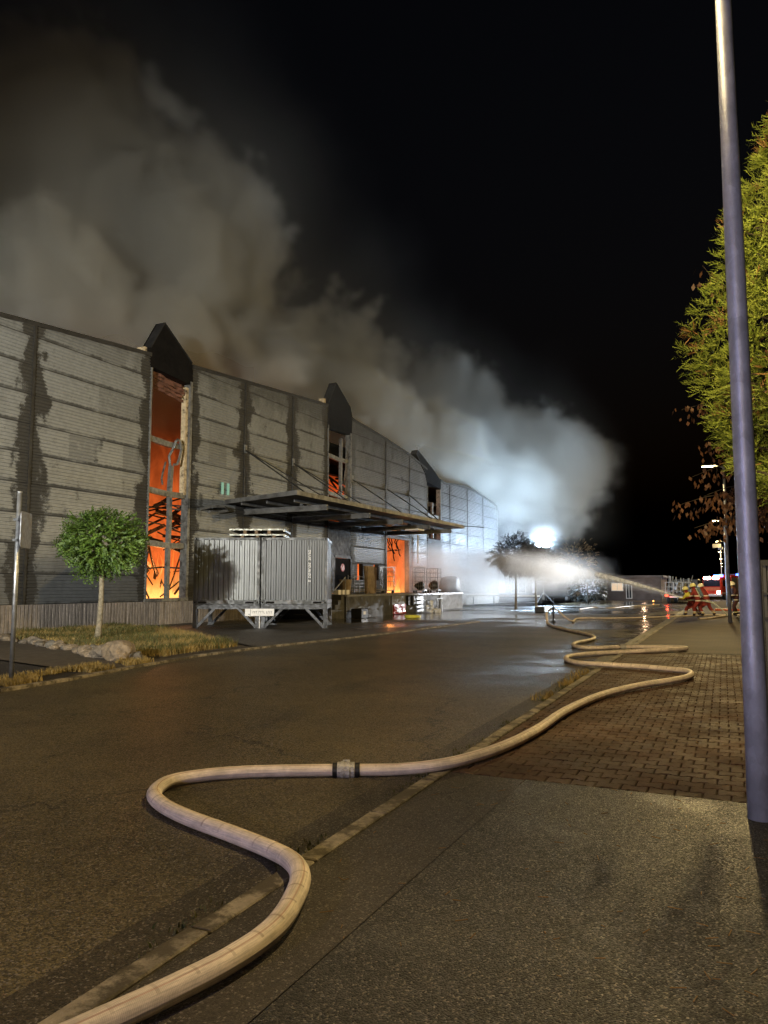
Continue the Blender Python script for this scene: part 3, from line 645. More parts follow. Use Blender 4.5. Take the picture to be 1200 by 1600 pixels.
# ------------------------------------------------------------------ loading platform
plain('dock_concrete', (0.075, 0.073, 0.070), 0.75, 0, 0.35, 1.6, 0.4, 40, dirt=(0.02, 0.019, 0.018))
plain('dock_light', (0.16, 0.158, 0.15), 0.7, 0, 0.3, 2.0, 0.3, 40)
plain('red_tarp', (0.36, 0.025, 0.025), 0.35, 0, 0.35, 4.0, 0.6, 12)
plain('black_plastic', (0.012, 0.012, 0.013), 0.45, 0, 0.3, 6.0)
plain('cardboard', (0.27, 0.20, 0.13), 0.85, 0, 0.35, 3.0, dirt=(0.08, 0.055, 0.04))
plain('galv', (0.30, 0.31, 0.32), 0.42, 0.75, 0.3, 9.0)
plain('ash_white', (0.55, 0.55, 0.55), 0.9, 0, 0.3, 9.0)
plain('yellow_plastic', (0.55, 0.50, 0.05), 0.5, 0, 0.3, 9.0)
plain('timber', (0.20, 0.13, 0.07), 0.8, 0, 0.4, 4.0)
dk = empty('loading_platform', (-20.4, 44, 0), 0, 'raised dark concrete loading platform along the hall front', 'platform'); DO = Vector((-20.4, 44, 0))
def dpart(mb, name, m): return mb.build(name, m, dk, tuple(-DO))
DX = -18.4
dpart(MB().box(-22.45, DX, 34.9, 52.75, 0, 1.10), 'base', M['dock_concrete'])
dpart(MB().box(-22.45, DX+0.05, 34.88, 52.78, 1.102, 1.20), 'deck_slab', M['dock_light'])
dpart(MB().box(DX+0.052, DX+0.075, 43.3, 52.75, 1.10, 1.205), 'edge_angle', M['galv'])
dpart(MB().box(DX+0.003, DX+0.05, 40.45, 42.35, 0.02, 1.09), 'bay_panel', M['dock_light'])
dpart(MB().box(DX+0.003, DX+0.05, 48.3, 52.7, 0.1, 1.09), 'bay_panel', M['dock_light'])
for y in (42.6, 43.35): dpart(MB().cbox(DX, DX+0.16, y, y+0.35, 0.5, 1.08, 0.03), 'buffer', M['black_plastic'])
for i in range(5): dpart(MB().box(-20.6, -18.5, 33.2+0.34*i, 34.88, 0.0+0.235*i, 0.235*(i+1)-0.005), 'step', M['dock_concrete'])
dpart(MB().tube([(-18.45, 33.2, 0.2), (-18.45, 33.2, 1.15), (-18.45, 34.9, 2.1), (-18.45, 34.9, 1.2)], 0.03, 6), 'handrail', M['galv'])
for i in range(4): dpart(MB().box(DX+0.05, DX+0.9-0.2*i, 44.0, 45.1, 0.25*i+0.02, 0.25*i+0.07).box(DX+0.05, DX+0.1, 44.0, 45.1, 0.25*i+0.07, 0.25*i+0.25), 'side_step', M['galv'])
dpart(MB().tube([(DX+0.3, 47.0, 0), (DX+0.3, 47.0, 0.85), (DX+0.3, 47.9, 0.85), (DX+0.3, 47.9, 0)], 0.03, 6), 'guard_hoop', M['galv'])
# red sheet tied in front of the bay panel
mb = MB(); V = []; F = []
for i in range(9):
    for j in range(6):
        V.append((DX+0.12+0.05*mnoise.noise(Vector((i*.7, j*.6, 2))), 40.55+1.75*i/8, 0.03+0.56*j/5))
for i in range(8):
    for j in range(5): a = i*6+j; F.append((a, a+6, a+7, a+1))
V2 = [(x-0.06, y, z) for x, y, z in V]; n0 = len(V)
F2 = [tuple(n0+k for k in reversed(f)) for f in F]
rim = [i*6 for i in range(9)] + [48+j for j in range(1, 6)] + [i*6+5 for i in range(7, -1, -1)] + [j for j in range(4, 0, -1)]
F3 = [(rim[k], rim[(k+1) % len(rim)], n0+rim[(k+1) % len(rim)], n0+rim[k]) for k in range(len(rim))]
rt = mb.add(V+V2, F+F2+F3).build('tarpaulin', M['red_tarp'], smooth=False); tag(rt, 'red tarpaulin stretched across the front of the loading platform', 'tarpaulin')
for k in range(3): MB().bar((DX+0.19, 40.75+0.1*k, 0.45-0.12*k), (DX+0.19, 41.2+0.05*k, 0.28-0.09*k), 0.01, 0.05).build('white_stripe', M['paint_white'], rt)
def roll_cage(loc, rz, label, h=1.65, group=None):
    r_ = empty('roll_cage', loc, rz, label, 'roll cage', 'wire roll cages on the loading platform')
    W_, D_ = 0.8, 0.7
    MB().box(-W_/2, W_/2, -D_/2, D_/2, 0.15, 0.2).build('base', M['galv'], r_)
    def side(y0, name):
        mb = MB().tube([(-W_/2, y0, 0.15), (-W_/2, y0, h), (W_/2, y0, h), (W_/2, y0, 0.15)], 0.02, 5)
        for i in range(1, 5): mb.tube([(-W_/2, y0, 0.15+(h-0.15)*i/5), (W_/2, y0, 0.15+(h-0.15)*i/5)], 0.01, 4)
        for i in range(1, 6): mb.tube([(-W_/2+W_*i/6, y0, 0.15), (-W_/2+W_*i/6, y0, h)], 0.008, 4)
        mb.build(name, M['galv'], r_)
    side(-D_/2, 'side_frame'); side(D_/2, 'side_frame')
    mb = MB()
    for i in range(1, 6): mb.tube([(-W_/2, -D_/2, 0.15+(h-0.15)*i/5), (-W_/2, D_/2, 0.15+(h-0.15)*i/5)], 0.01, 4)
    mb.build('back_frame', M['galv'], r_)
    for sx in (-1, 1):
        for sy in (-1, 1):
            MB().cyl((sx*(W_/2-.08), sy*(D_/2-.08)-.02, 0.075), (sx*(W_/2-.08), sy*(D_/2-.08)+.02, 0.075), 0.075, 10).bar((sx*(W_/2-.08), sy*(D_/2-.08), 0.09), (sx*(W_/2-.08), sy*(D_/2-.08), 0.15), 0.06).build('castor', M['black_plastic'], r_)
    return r_
def bag(loc, r, seed, label):
    tag(MB().blob((0, 0, r[2]*0.85), r, seed, 0.35, 2, 1.6).build('rubbish_bag', M['black_plastic'], None, loc, True), label, 'bag')
PZ = 1.205
p1 = wp(606, 925, -20.6); roll_cage((-20.6, p1.y, PZ), 0.3, 'sooty wire roll cage standing before the burning loading door')
p1 = wp(656, 925, -19.4); roll_cage((-19.4, p1.y, PZ), 0.12, 'wire roll cage with a black bag, beside the steps of the platform'); bag((-19.4, p1.y, PZ+0.2), (0.33, 0.28, 0.3), 1, 'black bag in the roll cage beside the platform steps')
p1 = wp(678, 925, -19.4); roll_cage((-19.4, p1.y, PZ), 0.05, 'wire roll cage with a black bag, beside the grey covered bale'); bag((-19.4, p1.y, PZ+0.2), (0.34, 0.28, 0.36), 4, 'black bag in the roll cage beside the grey covered bale')
p1 = wp(703, 926, -19.6)
mb = MB(); V = []; F = []
for i in range(3):
    for k in range(13):
        a = math.pi*k/12; V.append((-0.5+0.5*i, -0.95*math.cos(a)*(1+0.03*math.sin(k*3+i)), 1.15*math.sin(a)**0.8*(1+0.05*math.sin(k*2+i*2))))
for i in range(2):
    for k in range(12): a = i*13+k; F.append((a, a+1, a+14, a+13))
F += [tuple(range(12, -1, -1)), tuple(26+k for k in range(13)), (0, 13, 26, 38, 25, 12)]
plain('tarp_grey', (0.06, 0.062, 0.062), 0.5, 0, 0.3, 3.0)
tag(mb.add(V, F).build('covered_bale', M['tarp_grey'], None, (-19.6, p1.y, PZ), True), 'round-topped bale under a grey cover at the end of the platform', 'bale')
p1 = wp(579, 925, -20.0)
bd = empty('leaning_board', (-20.0, p1.y, PZ), 0, 'scorched beige board propped upright on the platform', 'board')
MB().cbox(-0.06, 0.06, -0.62, 0.62, 0.0, 1.62, 0.01, Matrix.Rotation(-0.06, 3, 'Y')).build('panel', M['cardboard'], bd)
MB().box(0.062, 0.085, -0.6, -0.52, 0.05, 1.55).box(0.062, 0.085, 0.52, 0.6, 0.05, 1.55).build('batten', M['timber'], bd)
p1 = wp(562, 912, -20.9)
rk = empty('wire_rack', (-20.9, p1.y, PZ), 0, 'low wire shelf rack under the small broken windows', 'rack')
for y in (-.75, .75): MB().bar((0, y, 0), (0, y, 1.1), .04).bar((-.4, y, 0), (-.4, y, 1.1), .04).build('post', M['galv'], rk)
for i in range(5):
    mb = MB().bar((0, -.75, .2+.2*i), (0, .75, .2+.2*i), .025)
    for k in range(5): mb.bar((0, -.6+.3*k, .2+.2*i), (-.4, -.6+.3*k, .2+.2*i), .015)
    mb.build('wire_shelf', M['galv'], rk)
p1 = wp(540, 928, -19.8)
tag(MB().cyl((0, 0, 0), (0, 0, 0.75), 0.26, 14, 0.34).cyl((0, 0, 0.75), (0, 0, 0.8), 0.37, 14).build('bin', M['cardboard'], None, (-19.8, p1.y, PZ)), 'battered pale bin on the platform before the black door', 'bin')
p1 = wp(522, 928, -19.0)
for k in range(3):
    tag(MB().cbox(-.14, .14, -.16, .16, 0, .24, .015).build('box', M['paint_white'], None, (-18.8, p1.y+0.45*k, PZ if p1.y+0.45*k > 35.05 else PZ)), 'small white box at the head of the platform steps', 'box', 'small white boxes by the platform steps')
p1 = wp(562, 955, -17.9)
bx = empty('equipment_case', (-17.9, p1.y, 0), 0, 'black equipment case with a pale label against the platform front', 'case')
MB().cbox(-.3, .3, -.4, .4, 0, .5, .03).build('body', M['black_plastic'], bx); MB().box(.301, .306, -.18, .1, .2, .36).build('label_plate', M['paint_white'], bx)
MB().tube([(0, -.15, .5), (0, -.15, .56), (0, .15, .56), (0, .15, .5)], .02, 5).build('handle', M['galv'], bx)
fo = MB()
for i in range(40):
    a = random.random(); fo.blob((random.uniform(-.5, .5)*a, random.uniform(-1.2, .9)*a*1.2, 0.05+0.75*(1-a)**1.5*random.random()), random.uniform(.07, .17), i, .5, 2)
p1 = gp(676, 956); tag(fo.build('foam', M['ash_white'], None, (DX+0.65, p1.y-1.5, 0), True), 'heap of white extinguishing foam against the platform front', 'foam', None, 'stuff')
p1 = gp(645, 966)
mb = MB(); mb.tube([(0.35*math.cos(a*.5)*(1+.05*math.sin(a)), 0.55*math.sin(a*.5), 0.04+0.012*(a/6)) for a in range(0, 50)], 0.035, 6)
tag(mb.build('coiled_hose', M['yellow_plastic'], None, (p1.x, p1.y, 0), True), 'yellow hose lying coiled on the wet ground before the platform', 'hose')

# ------------------------------------------------------------------ two containers on a steel trestle
def contmat(name, c):
    m, t, b = newmat(name); p = t.obj(); 
    n = t.noise(t.vmath('MULTIPLY', p, (3, 3, 0.25)), 1.6, 5, 0.6); n2 = t.noise(p, 1.1, 5, 0.65)
    k = t.math('MULTIPLY', t.ramp(n, 0.3, 0.7, 0.75, 1.15), t.ramp(n2, 0.3, 0.7, 0.8, 1.1)); cc = t.scalec(c, k)
    t.set(b.inputs['Base Color'], t.mix(t.ramp(t.noise(t.vmath('MULTIPLY', p, (5, 5, .4)), 2.0, 6, .7), .6, .72, 0, .35), cc, (0.36, 0.37, 0.34)))
    b.inputs['Roughness'].default_value = 0.42; b.inputs['Metallic'].default_value = 0.2; M[name] = m
contmat('cont_light', (0.12, 0.127, 0.122)); contmat('cont_grey', (0.035, 0.038, 0.036)); plain('cont_frame', (0.05, 0.053, 0.052), 0.5, 0.2, 0.25, 3.0, dirt=(0.08, 0.07, 0.06))
A20 = R(25.5); CB = Vector((-19.4, 24.05, 0))
def cloc(x, y, z=0): return CB + Matrix.Rotation(A20, 3, 'Z') @ Vector((x, y, z))
def corrug(mb, x0, x1, z0, z1, y, n, depth):
    pts = []; pw = (x1-x0)/n
    for i in range(n):
        for (f, d) in ((0.0, 0), (0.34, 0), (0.46, depth), (0.88, depth)): pts.append((x0+(i+f)*pw, y+d))
    pts.append((x1, y)); k = len(pts)
    vs = [(x, yy, z0) for x, yy in pts] + [(x, yy, z1) for x, yy in pts]
    mb.add(vs, [(i, i+1, k+i+1, k+i) for i in range(k-1)])
    return mb
def container(x, label, m, group, text=False):
    W_, L_, H_ = 2.58, 2.99, 2.60
    c = empty('shipping_container', cloc(x, 0, 0.93), A20, label, 'container', group)
    corrug(MB(), 0.10, W_-0.10, 0.16, H_-0.1, 0.03, 12, 0.05).build('end_wall', m, c)
    for sx, nm in ((0.03, 'side_wall'), (W_-0.03, 'side_wall')):
        mb = corrug(MB(), 0.1, L_-0.1, 0.15, H_-0.1, 0, 12, 0.036 if sx > 1 else 0.036)
        mb.v = [(sx - (0.036 - v[1] if sx > 1 else -v[1]), v[0], v[2]) for v in mb.v]; mb.build(nm, m, c)
    MB().box(0.05, W_-0.05, L_-0.06, L_-0.02, 0.15, H_-0.1).build('door', m, c)
    MB().box(0.06, W_-0.06, 0.06, L_-0.06, H_-0.06, H_-0.03).build('roof', m, c)
    MB().box(0.06, W_-0.06, 0.06, L_-0.06, 0.10, 0.14).build('floor', M['cont_frame'], c)
    for px_ in (0, W_-0.11):
        for py in (0, L_-0.11): MB().box(px_+0.004, px_+0.106, py+0.004, py+0.106, 0.13, H_-0.13).build('corner_post', M['cont_frame'], c)
    for px_ in (0, W_-0.16):
        for py in (0, L_-0.16):
            for pz in (0, H_-0.13):
                cs = MB().cbox(px_-.004, px_+0.164, py-.004, py+0.164, pz, pz+0.13, 0.015).build('corner_casting', M['cont_frame'], c)
                if py == 0: MB().box(px_+0.05, px_+0.11, py-0.007, py, pz+0.035, pz+0.10).build('casting_hole', M['char'], cs)
    for z0, z1 in ((0.01, 0.16), (H_-0.1, H_-0.01)):
        MB().box(0.165, W_-0.165, 0.0, 0.05, z0, z1).build('end_rail', M['cont_frame'], c)
        MB().box(0.0, 0.06, 0.165, L_-0.165, z0, z1).build('side_rail', M['cont_frame'], c); MB().box(W_-0.06, W_, 0.165, L_-0.165, z0, z1).build('side_rail', M['cont_frame'], c)
    for xx in (0.2, W_-0.55): MB().box(xx, xx+0.33, -0.006, 0.0, 0.03, 0.10).build('fork_pocket', M['char'], c)
    for xx in (0.75, 1.78): MB().box(xx, xx+0.05, 0.0, 0.028, H_-0.32, H_-0.14).build('vent', M['cont_frame'], c)
    if text:
        mb = MB(); z = 2.1
        rr = random.Random(3)
        for i in range(11):                        # unreadable column of small white characters
            x0 = 1.842; cw, chh = 0.085, 0.082
            if i in (4, 10): z -= 0.05
            mb.box(x0, x0+0.018, 0.022, 0.0285, z-chh, z)
            for f in rr.sample((0.0, 0.45, 0.85), 2): mb.box(x0+0.018, x0+cw, 0.022, 0.0285, z-chh+f*chh, z-chh+f*chh+0.016)
            if rr.random() < 0.6: mb.box(x0+cw-.018, x0+cw, 0.0222, 0.0283, z-chh, z-chh*0.4)
            z -= 0.105
        mb.build('lettering', M['paint_white'], c)
    return c
container(0.0, 'pale grey shipping container on the trestle, the one nearer the round tree', M['cont_light'], None)
container(2.63, 'darker grey shipping container with a column of white lettering, on the trestle', M['cont_grey'], None, True)
plain('trestle_steel', (0.036, 0.038, 0.041), 0.5, 0.3, 0.3, 4.0)
ts = empty('steel_trestle', cloc(0, 0, 0), A20, 'grey steel trestle with diagonal struts carrying the two containers', 'trestle')
TW = 5.21
for y in (0.03, 2.80):
    for xa, xb in ((0.0, 2.58), (2.63, TW)):
        MB().box(xa, xb, y, y+0.16, 0.74, 0.925).build('top_beam', M['trestle_steel'], ts)
        for lx in (xa, xb-0.16):
            MB().box(lx+.002, lx+0.158, y+.002, y+0.158, 0.0, 0.738).box(lx-.04, lx+.2, y-.04, y+.2, 0.0, 0.02).build('leg', M['trestle_steel'], ts)
        MB().bar((xa+0.12, y+0.08, 0.02), (xa+0.82, y+0.08, 0.76), 0.1, 0.1).build('strut', M['trestle_steel'], ts)
        MB().bar((xb-0.12, y+0.08, 0.02), (xb-0.82, y+0.08, 0.76), 0.1, 0.1).build('strut', M['trestle_steel'], ts)
for x in (0.01, 2.43, 2.64, TW-0.15): MB().box(x, x+0.14, 0.192, 2.798, 0.75, 0.915).build('side_beam', M['trestle_steel'], ts)
pt = empty('name_plate', cloc(2.605, -0.06, 0), A20, 'white lettered plate on a thin white post between the trestle legs', 'sign')
MB().bar((0, 0, 0), (0, 0, 0.5), 0.035).build('post', M['paint_white'], pt)
MB().box(-0.56, 0.56, -0.03, -0.018, 0.48, 0.76).build('plate', M['paint_white'], pt)
plain('ink', (0.06, 0.06, 0.07), 0.6)
mb = MB().box(-0.36, -0.345, -0.035, -0.031, 0.5, 0.74).box(-0.42, -0.385, -0.035, -0.031, 0.52, 0.56); rr = random.Random(5); x = -0.26
for i in range(11):
    if i in (3, 7): x += 0.04
    mb.box(x, x+0.012, -0.035, -0.031, 0.58, 0.67).box(x+.012, x+0.045, -0.035, -0.031, *( (0.58, 0.595) if rr.random() < .5 else (0.655, 0.67))); x += 0.063
mb.build('lettering', M['ink'], pt)
# two aluminium decks lying on the containers with timber packing between
pk = empty('aluminium_deck_stack', cloc(1.30, 0.0, 3.53), A20, 'two long shiny aluminium deck panels stacked on the containers with timber packing', 'deck panels')
plain('alu', (0.15, 0.15, 0.125), 0.45, 0.5, 0.2, 8)
plain('warn_amber', (0.75, 0.55, 0.12), 0.5, 0, 0.2, 8)
for z in (0.09, 0.30):
    mb = MB()
    for k in range(8): mb.box(k*0.265, k*0.265+0.255, 0.3, 2.4, z, z+0.06)
    mb.box(2.13, 2.2, 0.35, 2.35, z-0.05, z+0.05); mb.build('deck_panel', M['alu'], pk)
for x in (0.55, 1.0, 1.5):
    MB().box(x, x+0.13, 0.34, 2.3, 0.152, 0.298).build('packing_block', M['timber'], pk)
for x in (0.45, 1.05, 1.7): MB().box(x, x+0.12, 0.34, 2.3, 0.0, 0.088).build('bearer', M['timber'], pk)
# ------------------------------------------------------------------ vegetation
def leafmat(name, c1, c2, rough=0.55, trans=0.25):
    m, t, b = newmat(name); p = t.pos()
    wn = t.new('ShaderNodeTexWhiteNoise', noise_dimensions='3D'); t.l.new(t.vmath('FLOOR', t.scalec(p, 9.0)), wn.inputs[0])
    cc = t.mix(wn.outputs[0], c1, c2); cc = t.scalec(cc, t.ramp(t.noise(p, 1.6, 4), 0.3, 0.7, 0.7, 1.25))
    t.set(b.inputs['Base Color'], cc); b.inputs['Roughness'].default_value = rough
    tr = t.new('ShaderNodeBsdfTranslucent'); t.set(tr.inputs[0], cc); mx = t.new('ShaderNodeMixShader'); mx.inputs[0].default_value = trans
    out = [n for n in t.n if n.type == 'OUTPUT_MATERIAL'][0]
    t.l.new(b.outputs[0], mx.inputs[1]); t.l.new(tr.outputs[0], mx.inputs[2]); t.l.new(mx.outputs[0], out.inputs[0]); M[name] = m
leafmat('leaf_robinia', (0.05, 0.10, 0.016), (0.12, 0.20, 0.03))
leafmat('leaf_dark', (0.014, 0.017, 0.016), (0.026, 0.03, 0.028))
leafmat('leaf_conifer', (0.14, 0.20, 0.025), (0.28, 0.34, 0.055), 0.7, 0.35)
leafmat('leaf_brown', (0.09, 0.042, 0.022), (0.17, 0.085, 0.045))
leafmat('leaf_dry', (0.20, 0.11, 0.035), (0.26, 0.15, 0.05))
leafmat('leaf_autumn', (0.14, 0.07, 0.03), (0.16, 0.12, 0.05))
leafmat('grass', (0.20, 0.15, 0.045), (0.36, 0.26, 0.09), 0.7, 0.2)
leafmat('grass_green', (0.05, 0.065, 0.014), (0.12, 0.11, 0.03), 0.7, 0.2)
plain('bark_pale', (0.22, 0.19, 0.13), 0.9, 0, 0.4, 12, 0.8, 25)
plain('bark_dark', (0.05, 0.04, 0.03), 0.9, 0, 0.4, 12, 0.8, 25)
def frond(mb, base, d, L, nl, lw, ll, droop, rng):
    d = d.normalized(); sd = d.cross(Vector((0, 0, 1)))
    sd = sd.normalized() if sd.length > 1e-3 else Vector((1, 0, 0))
    sd = Matrix.Rotation(rng.uniform(-1.2, 1.2), 3, d) @ sd
    for i in range(nl):
        k = (i+0.5)/nl; p = base + d*L*k - Vector((0, 0, droop*k*k*L)); s = 1 if i % 2 else -1
        ax = (sd*s*0.9 + d*0.65 + Vector((0, 0, rng.uniform(-.35, .15)))).normalized(); q = ax.cross(d + Vector((rng.uniform(-.5, .5), rng.uniform(-.5, .5), .4))).normalized()
        l = ll*rng.uniform(.75, 1.2)*(1-0.35*k); w2 = lw*rng.uniform(.8, 1.2)/2
        mb.add([p, p+ax*l*.5+q*w2, p+ax*l, p+ax*l*.5-q*w2], [(0, 1, 2, 3)])
def ball_tree(loc, h_trunk, rx, rz_, n, label, group, seed, leaf='leaf_robinia', lean=(0.05, 0), cone=0.0, nl=9, scale=1.0):
    rng = random.Random(seed)
    t = empty('ball_tree', loc, 0, label, 'tree', group)
    pts = [Vector((lean[0]*math.sin(k*2.2), lean[1]*k, h_trunk*k)) for k in (0, .2, .4, .6, .8, 1, 1.12)]
    MB().tube(pts, .1, 9, True, [.11, .085, .078, .074, .07, .065, .05]).build('trunk', M['bark_pale'], t, smooth=True)
    c = Vector((pts[-1].x, pts[-1].y, h_trunk + rz_*0.82)); mb = MB(); br = MB()
    for i in range(14):
        a = i*2.4; e = rng.uniform(-.1, 1.1); d = Vector((math.cos(a)*math.cos(e)*rx, math.sin(a)*math.cos(e)*rx, math.sin(e)*rz_))
        b0 = pts[-1]; br.tube([b0, b0+d*.4+Vector((0, 0, .15)), c+d*.72], .03, 5, True, [.04, .025, .008])
    br.build('limb', M['bark_pale'], t)
    for i in range(n):
        u = rng.uniform(-1, 1); a = rng.uniform(0, 2*math.pi); s = math.sqrt(1-u*u); d = Vector((s*math.cos(a), s*math.sin(a), u))
        lump = 1 + 0.42*mnoise.noise(d*2.2 + Vector((seed, 0, 0))) + 0.1*mnoise.noise(d*5+Vector((seed, 3, 0)))
        rr = rng.choice((1, 1, 1, .85, .65))*rng.uniform(.86, 1.0)*lump
        p = c + Vector((d.x*rx, d.y*rx, d.z*rz_*(0.82 if d.z < 0 else 1.0) + cone*max(0, d.z)*(1-s)))*rr*.86
        dd = Vector((d.x, d.y, d.z*.6 + .15)) + Vector((rng.uniform(-.5, .5), rng.uniform(-.5, .5), rng.uniform(-.4, .4)))
        frond(mb, p, dd, .34*scale, nl, .046*scale, .115*scale, .25, rng)
    mb.build('crown', M[leaf], t)
    return t
T1 = gp(152, 1003, GZ); ball_tree(T1, 1.95, 1.12, 0.98, 1800, 'round-crowned young green tree on the dry grass by the hall', None, 3, lean=(0.09, 0.0))
ball_tree(gp(806, 952), 2.55, 1.75, 1.35, 1500, 'round-crowned tree with a peaked top, on the wet kerb by the corner of the hall', None, 11, 'leaf_dark', (0.03, 0), 0.6, 8, 1.35)
ball_tree(gp(838, 950), 2.5, 1.85, 1.25, 1500, 'round-crowned tree beside the peaked one, nearer the standpipe', None, 17, 'leaf_dark', (-0.02, 0), 0.0, 8, 1.35)
# conifer behind the near street lamp
def interp(x, tb):
    for a, b in zip(tb, tb[1:]):
        if a[0] <= x <= b[0]: return a[1] + (b[1]-a[1])*(x-a[0])/(b[0]-a[0])
    return tb[-1][1]
def conifer(loc, H, r0, n, seed):
    rng = random.Random(seed); t = empty('conifer_tree', loc, 0, 'tall feathery green conifer behind the street lamp post, lit from the lamp', 'tree')
    MB().tube([(0, 0, 0), (.05, 0, H*.4), (0, .05, H*.8), (0, 0, H)], .2, 9, True, [.28, .2, .1, .02]).build('trunk', M['bark_dark'], t)
    mb = MB(); dry = MB(); br = MB()
    for i in range(n):
        k = rng.random()**1.15; z = 2.9 + (H-2.9)*k; prof = interp(z, [(2.9, 1.2), (3.6, 2.0), (4.3, 2.25), (5.2, 2.45), (6.0, 2.45), (6.9, 2.2), (8.0, 1.75), (8.8, 1.4), (9.6, 1.0), (10.5, .5), (12, .05), (13, .02)])
        a = rng.uniform(0, 2*math.pi); cl = 1 + .16*mnoise.noise(Vector((math.cos(a)*2, math.sin(a)*2, z*.75+seed)))
        R_ = prof*cl*rng.choice((1, 1, .97, .85, .7)); d = Vector((math.cos(a), math.sin(a), 0)); c = Vector((d.x*R_, d.y*R_, z)); rc = rng.uniform(.20, .36)
        tgt = dry if (rng.random() < .07 and k < .7) else mb
        for j in range(11):                       # one rounded clump of feathery shoots
            u = (d*.7 + Vector((rng.uniform(-1, 1), rng.uniform(-1, 1), rng.uniform(-.5, 1.1)))).normalized(); b0 = c + u*rc*.35; sd = u.cross(Vector((rng.uniform(-1, 1), rng.uniform(-1, 1), rng.uniform(-1, 1)))).normalized()
            for q in range(8):
                kk = q/8; p = b0 + u*rc*.85*kk; s = 1 if q % 2 else -1
                ax = (u*.9 + sd*s*.7 + Vector((rng.uniform(-.3, .3), rng.uniform(-.3, .3), rng.uniform(-.1, .35)))).normalized(); qv = ax.cross(sd+u*.3).normalized()*.009
                l = .10*(1-.3*kk)*rng.uniform(.8, 1.2); tgt.add([p-qv, p+qv, p+ax*l], [(0, 1, 2)])
        if i % 7 == 0: br.tube([(0, 0, z-.5), c*.5+Vector((0, 0, z*.5-.35)), c], .03, 4, True, [.05, .03, .008])
    mb.build('crown', M['leaf_conifer'], t); dry.build('dry_sprays', M['leaf_dry'], t); br.build('limb', M['bark_dark'], t)
conifer((2.0, 14.2, 0), 13.0, 2.9, 1900, 5)
def brown_tree(loc, label, seed, ends):
    rng = random.Random(seed); t = empty('copper_tree', loc, 0, label, 'tree'); mb = MB(); br = MB(); L0 = Vector(loc)
    MB().tube([(0, 0, 0), (-.1, .1, 1.5), (-.15, 0, 3.2), (-.1, .1, 5.0)], .1, 8, True, [.13, .1, .07, .02]).build('trunk', M['bark_dark'], t)
    for e in ends:
        e = Vector(e)-L0; b0 = Vector((-.12, 0, min(4.8, max(1.5, e.z-.3)))); midp = (b0+e)/2 + Vector((0, 0, .35)); path = [b0, (b0+midp)/2+Vector((0, 0, .12)), midp, (midp+e)/2+Vector((0, 0, .05)), e]
        br.tube(path, .02, 4, True, [.03, .02, .014, .009, .004])
        for i in range(70):
            k = rng.uniform(.35, 1.0); s = k*4; j = min(3, int(s)); p = path[j].lerp(path[j+1], s-j) + Vector((rng.uniform(-.22, .22), rng.uniform(-.22, .22), rng.uniform(-.3, .05)))
            ax = Vector((rng.uniform(-.5, .5), rng.uniform(-.5, .5), -1)).normalized(); qv = ax.cross(Vector((rng.uniform(-1, 1), rng.uniform(-1, 1), .2))).normalized()*rng.uniform(.03, .045); l = rng.uniform(.09, .16)
            mb.add([p, p+ax*l*.5+qv, p+ax*l, p+ax*l*.5-qv], [(0, 1, 2, 3)])
    br.build('limb', M['bark_dark'], t); mb.build('leaves', M['leaf_brown'], t)
BE = [yp(1065, 640, 17), yp(1058, 790, 17.5), yp(1082, 745, 18), yp(1085, 825, 17), yp(1100, 700, 17.5), yp(1120, 775, 17), yp(1130, 800, 16.5), yp(1150, 770, 16.5), yp(1100, 775, 17.2), yp(1190, 770, 15.5), yp(1195, 820, 15.5), yp(1150, 810, 17), yp(1098, 415, 16.0), yp(1185, 800, 15.5), yp(1110, 820, 17)]
brown_tree((1.2, 17.0, 0), 'slender tree with drooping copper-brown leaves under the conifer', 9, BE)
def bushy(loc, label, r, h, n, leaf, seed, trunk=1.2):
    rng = random.Random(seed); t = empty('leafy_tree', loc, 0, label, 'tree'); mb = MB()
    MB().tube([(0, 0, 0), (.05, 0, trunk), (0, .1, h*.8)], .1, 7, True, [.14, .1, .03]).build('trunk', M['bark_dark'], t)
    for i in range(n):
        u = rng.uniform(-1, 1); a = rng.uniform(0, 6.28); s = math.sqrt(1-u*u); d = Vector((s*math.cos(a), s*math.sin(a), u)); k = (1+.35*mnoise.noise(d*2+Vector((seed, 0, 0))))*rng.uniform(.5, 1)
        p = Vector((d.x*r*k, d.y*r*k, trunk+(h-trunk)/2 + d.z*(h-trunk)/2*k)); frond(mb, p, d+Vector((0, 0, .2)), .5, 6, .12, .22, .3, rng)
    mb.build('crown', M[leaf], t)
bushy(gp(898, 940), 'tree with sparse reddish leaves beyond the standpipe, glittering in the floodlight', 2.6, 7.2, 260, 'leaf_autumn', 21, 1.6)
leafmat('leaf_black', (0.012, 0.014, 0.012), (0.02, 0.022, 0.018))
bushy(gp(918, 943), 'dark clipped bush beyond the standpipe', 1.9, 2.7, 420, 'leaf_black', 27, 0.3)
